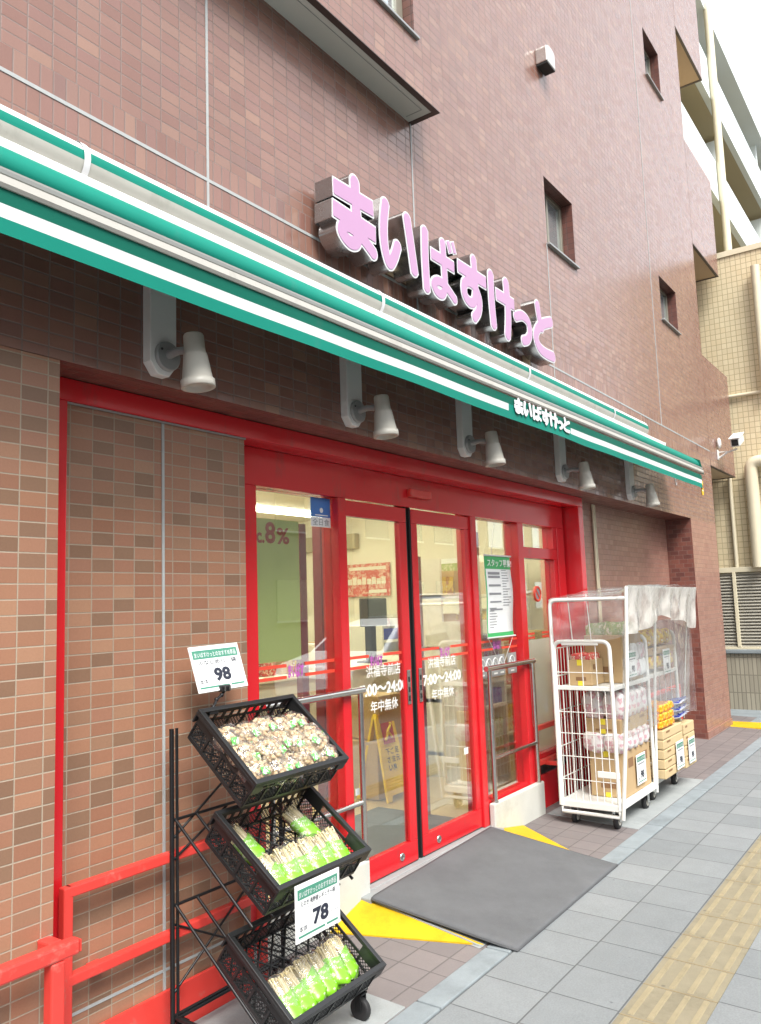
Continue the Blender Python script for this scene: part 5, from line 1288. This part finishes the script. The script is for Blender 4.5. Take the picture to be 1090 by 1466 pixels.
# ---------------------------------------------------------------- across the street (seen only as reflections in the glass)
def block(x0, x1, h, mt, lb, seed):
    t = thing('street_house', ((x0 + x1) / 2, -17, 0), lb, 'building'); random.seed(seed)
    m = MB(); m.box(x0, x1, -22, -14.5, -.2, h); m.build('wall', mt, t)
    for z in np.arange(1.2, h - 1.2, 2.9):
        for x in np.arange(x0 + .8, x1 - 1.5, 2.4):
            m = MB(); m.box(x, x + 1.4, -14.5, -14.44, z, z + 1.3); w = m.build('window', M_winglass, t)
            m = MB(); m.box(x - .05, x + 1.45, -14.44, -14.40, z - .06, z); m.build('sill', M_white, w)
    m = MB(); m.box(x0 - .1, x1 + .1, -22.1, -14.4, h, h + .25); m.build('roof_edge', M_white, t)
block(-9, 1, 7.4, M_dist, 'grey low building across the street', 1); block(1.6, 10, 8.6, M_dist2, 'warm beige building across the street', 2); block(11, 22, 7.5, M_dist, 'wide pale building across the street', 3); block(23, 40, 10, M_dist2, 'taller beige building across the street', 4)
t = thing('parked_car', (12.2, -5.6, -.16), 'white hatchback parked at the kerb across from the shop', 'car')
pr = [(-2.0, .32), (-2.05, .62), (-1.95, .82), (-1.1, .98), (-.45, 1.42), (.2, 1.52), (1.1, 1.48), (1.75, 1.05), (1.98, .95), (2.02, .45), (1.95, .30)]
m = MB(); m.grid(lambda u, v: (0, 0, 0), 1, 1); m = MB()
ys_ = [-.85, -.80, -.5, 0, .5, .80, .85]; sc_ = [.93, 1, 1, 1, 1, 1, .93]; n = len(pr)
vs = []
for y, s_ in zip(ys_, sc_):
    for (x, z) in pr:
        tuck = .16 * max(0, (z - .95) / .55); vs.append((12.2 + x * s_, -5.6 + y * (1 - tuck), -.16 + .3 + (z - .3) * s_))
m.add(vs, [(i * n + j, i * n + (j + 1) % n, (i + 1) * n + (j + 1) % n, (i + 1) * n + j) for i in range(6) for j in range(n)]); m.add(vs[:n], [tuple(range(n))]); m.add(vs[-n:], [tuple(range(n))[::-1]])
fixn(m.build('body', M_carw, t, bevel=.03))
for s_ in (-1, 1):
    m = MB(); m.prism([(11.85, -5.6 + s_ * .80, .86), (13.2, -5.6 + s_ * .80, .86), (13.05, -5.6 + s_ * .755, 1.22), (12.0, -5.6 + s_ * .755, 1.24)], (0, s_ * .03, 0)); fixn(m.build('side_window', M_glassdk, t))
m = MB(); m.hexa([(11.12, -6.3, .85), (11.18, -6.3, .80), (11.18, -4.9, .80), (11.12, -4.9, .85), (11.72, -6.2, 1.24), (11.78, -6.2, 1.2), (11.78, -5.0, 1.2), (11.72, -5.0, 1.24)]); m.build('windscreen', M_glassdk, t)
for x in (10.9, 13.5):
    for s_ in (-1, 1):
        m = MB(); m.lathe((x, -5.6 + s_ * .72, .15), (x, -5.6 + s_ * .88, .15), [(0, .26), (.1, .31), (.9, .31), (1, .25)], 28); w = m.build('wheel', M_rub, t)
        m = MB(); m.lathe((x, -5.6 + s_ * .86, .15), (x, -5.6 + s_ * .89, .15), [(0, .2), (1, .18)], 20); m.build('rim', M_alu, w)
for s_ in (-1, 1):
    m = MB(); m.sphere((10.27, -5.6 + s_ * .6, .52), .13, 12, 8, (.5, 1.3, .8)); m.build('headlight', M_steel, t)

# ---------------------------------------------------------------- camera, light, world
cam = bpy.data.cameras.new('camera'); co = bpy.data.objects.new('camera', cam); COL.objects.link(co)
f = 1154.9104; PPc = np.array([545., 733.]); V1 = np.array([1372., 838.]); VZ = np.array([206., -9300.])
Xc = np.array([*(V1 - PPc), f]); Xc /= np.linalg.norm(Xc); Zc = np.array([*(VZ - PPc), f]); Zc /= np.linalg.norm(Zc); Yc = np.cross(Zc, Xc)
Rm = np.array([Xc, Yc, Zc])          # world <- camera (x right, y down, z forward)
rt, dn, fw = Rm[:, 0], Rm[:, 1], Rm[:, 2]
mw = Matrix(((rt[0], -dn[0], -fw[0], 0), (rt[1], -dn[1], -fw[1], -2.4), (rt[2], -dn[2], -fw[2], 1.61), (0, 0, 0, 1)))
co.matrix_world = mw
cam.sensor_fit = 'VERTICAL'; cam.sensor_height = 36; cam.sensor_width = 36 * 1090 / 1466; cam.lens = 36 * f / 1466
cam.clip_start = .05; cam.clip_end = 500
S.camera = co

EL, AZM = R(52), R(214)   # sun azimuth measured clockwise from +Y
sd = Vector((math.sin(AZM) * math.cos(EL), math.cos(AZM) * math.cos(EL), math.sin(EL)))
sun = bpy.data.lights.new('sun', 'SUN'); sun.energy = 2.0; sun.angle = R(25); sun.color = (1, .96, .90)
so_ = bpy.data.objects.new('sun', sun); COL.objects.link(so_); so_.rotation_euler = sd.to_track_quat('Z', 'Y').to_euler()
W = bpy.data.worlds.new('World'); S.world = W; W.use_nodes = True
nt = W.node_tree; nt.nodes.clear()
sky = nt.nodes.new('ShaderNodeTexSky'); sky.sky_type = 'NISHITA'; sky.sun_disc = False; sky.sun_elevation = EL; sky.sun_rotation = AZM
sky.air_density = 1.0; sky.dust_density = 7.0; sky.ozone_density = 1.0
hs = nt.nodes.new('ShaderNodeHueSaturation'); hs.inputs['Saturation'].default_value = .35
bg = nt.nodes.new('ShaderNodeBackground'); bg.inputs[1].default_value = .15
ou = nt.nodes.new('ShaderNodeOutputWorld')
nt.links.new(sky.outputs[0], hs.inputs['Color'])
tc = nt.nodes.new('ShaderNodeTexCoord'); cn = nt.nodes.new('ShaderNodeTexNoise'); cn.inputs['Scale'].default_value = 2.2; cn.inputs['Detail'].default_value = 6
cr = nt.nodes.new('ShaderNodeValToRGB'); cr.color_ramp.elements[0].position = .3; cr.color_ramp.elements[0].color = (.45, .45, .45, 1); cr.color_ramp.elements[1].position = .6; cr.color_ramp.elements[1].color = (.95, .95, .95, 1)
mx = nt.nodes.new('ShaderNodeMix'); mx.data_type = 'RGBA'; mx.inputs[7].default_value = (4.7, 4.85, 5.1, 1)
nt.links.new(tc.outputs['Generated'], cn.inputs['Vector']); nt.links.new(cn.outputs[0], cr.inputs[0]); nt.links.new(cr.outputs[0], mx.inputs[0])
nt.links.new(hs.outputs[0], mx.inputs[6]); nt.links.new(mx.outputs[2], bg.inputs[0]); nt.links.new(bg.outputs[0], ou.inputs[0])
S.view_settings.view_transform = 'Standard'; S.view_settings.look = 'None'; S.view_settings.exposure = 1.42; S.view_settings.gamma = 1
S.cycles.max_bounces = 8; S.cycles.transparent_max_bounces = 24; S.cycles.sample_clamp_indirect = 6; S.cycles.caustics_reflective = False; S.cycles.caustics_refractive = False
S.cycles.use_denoising = True
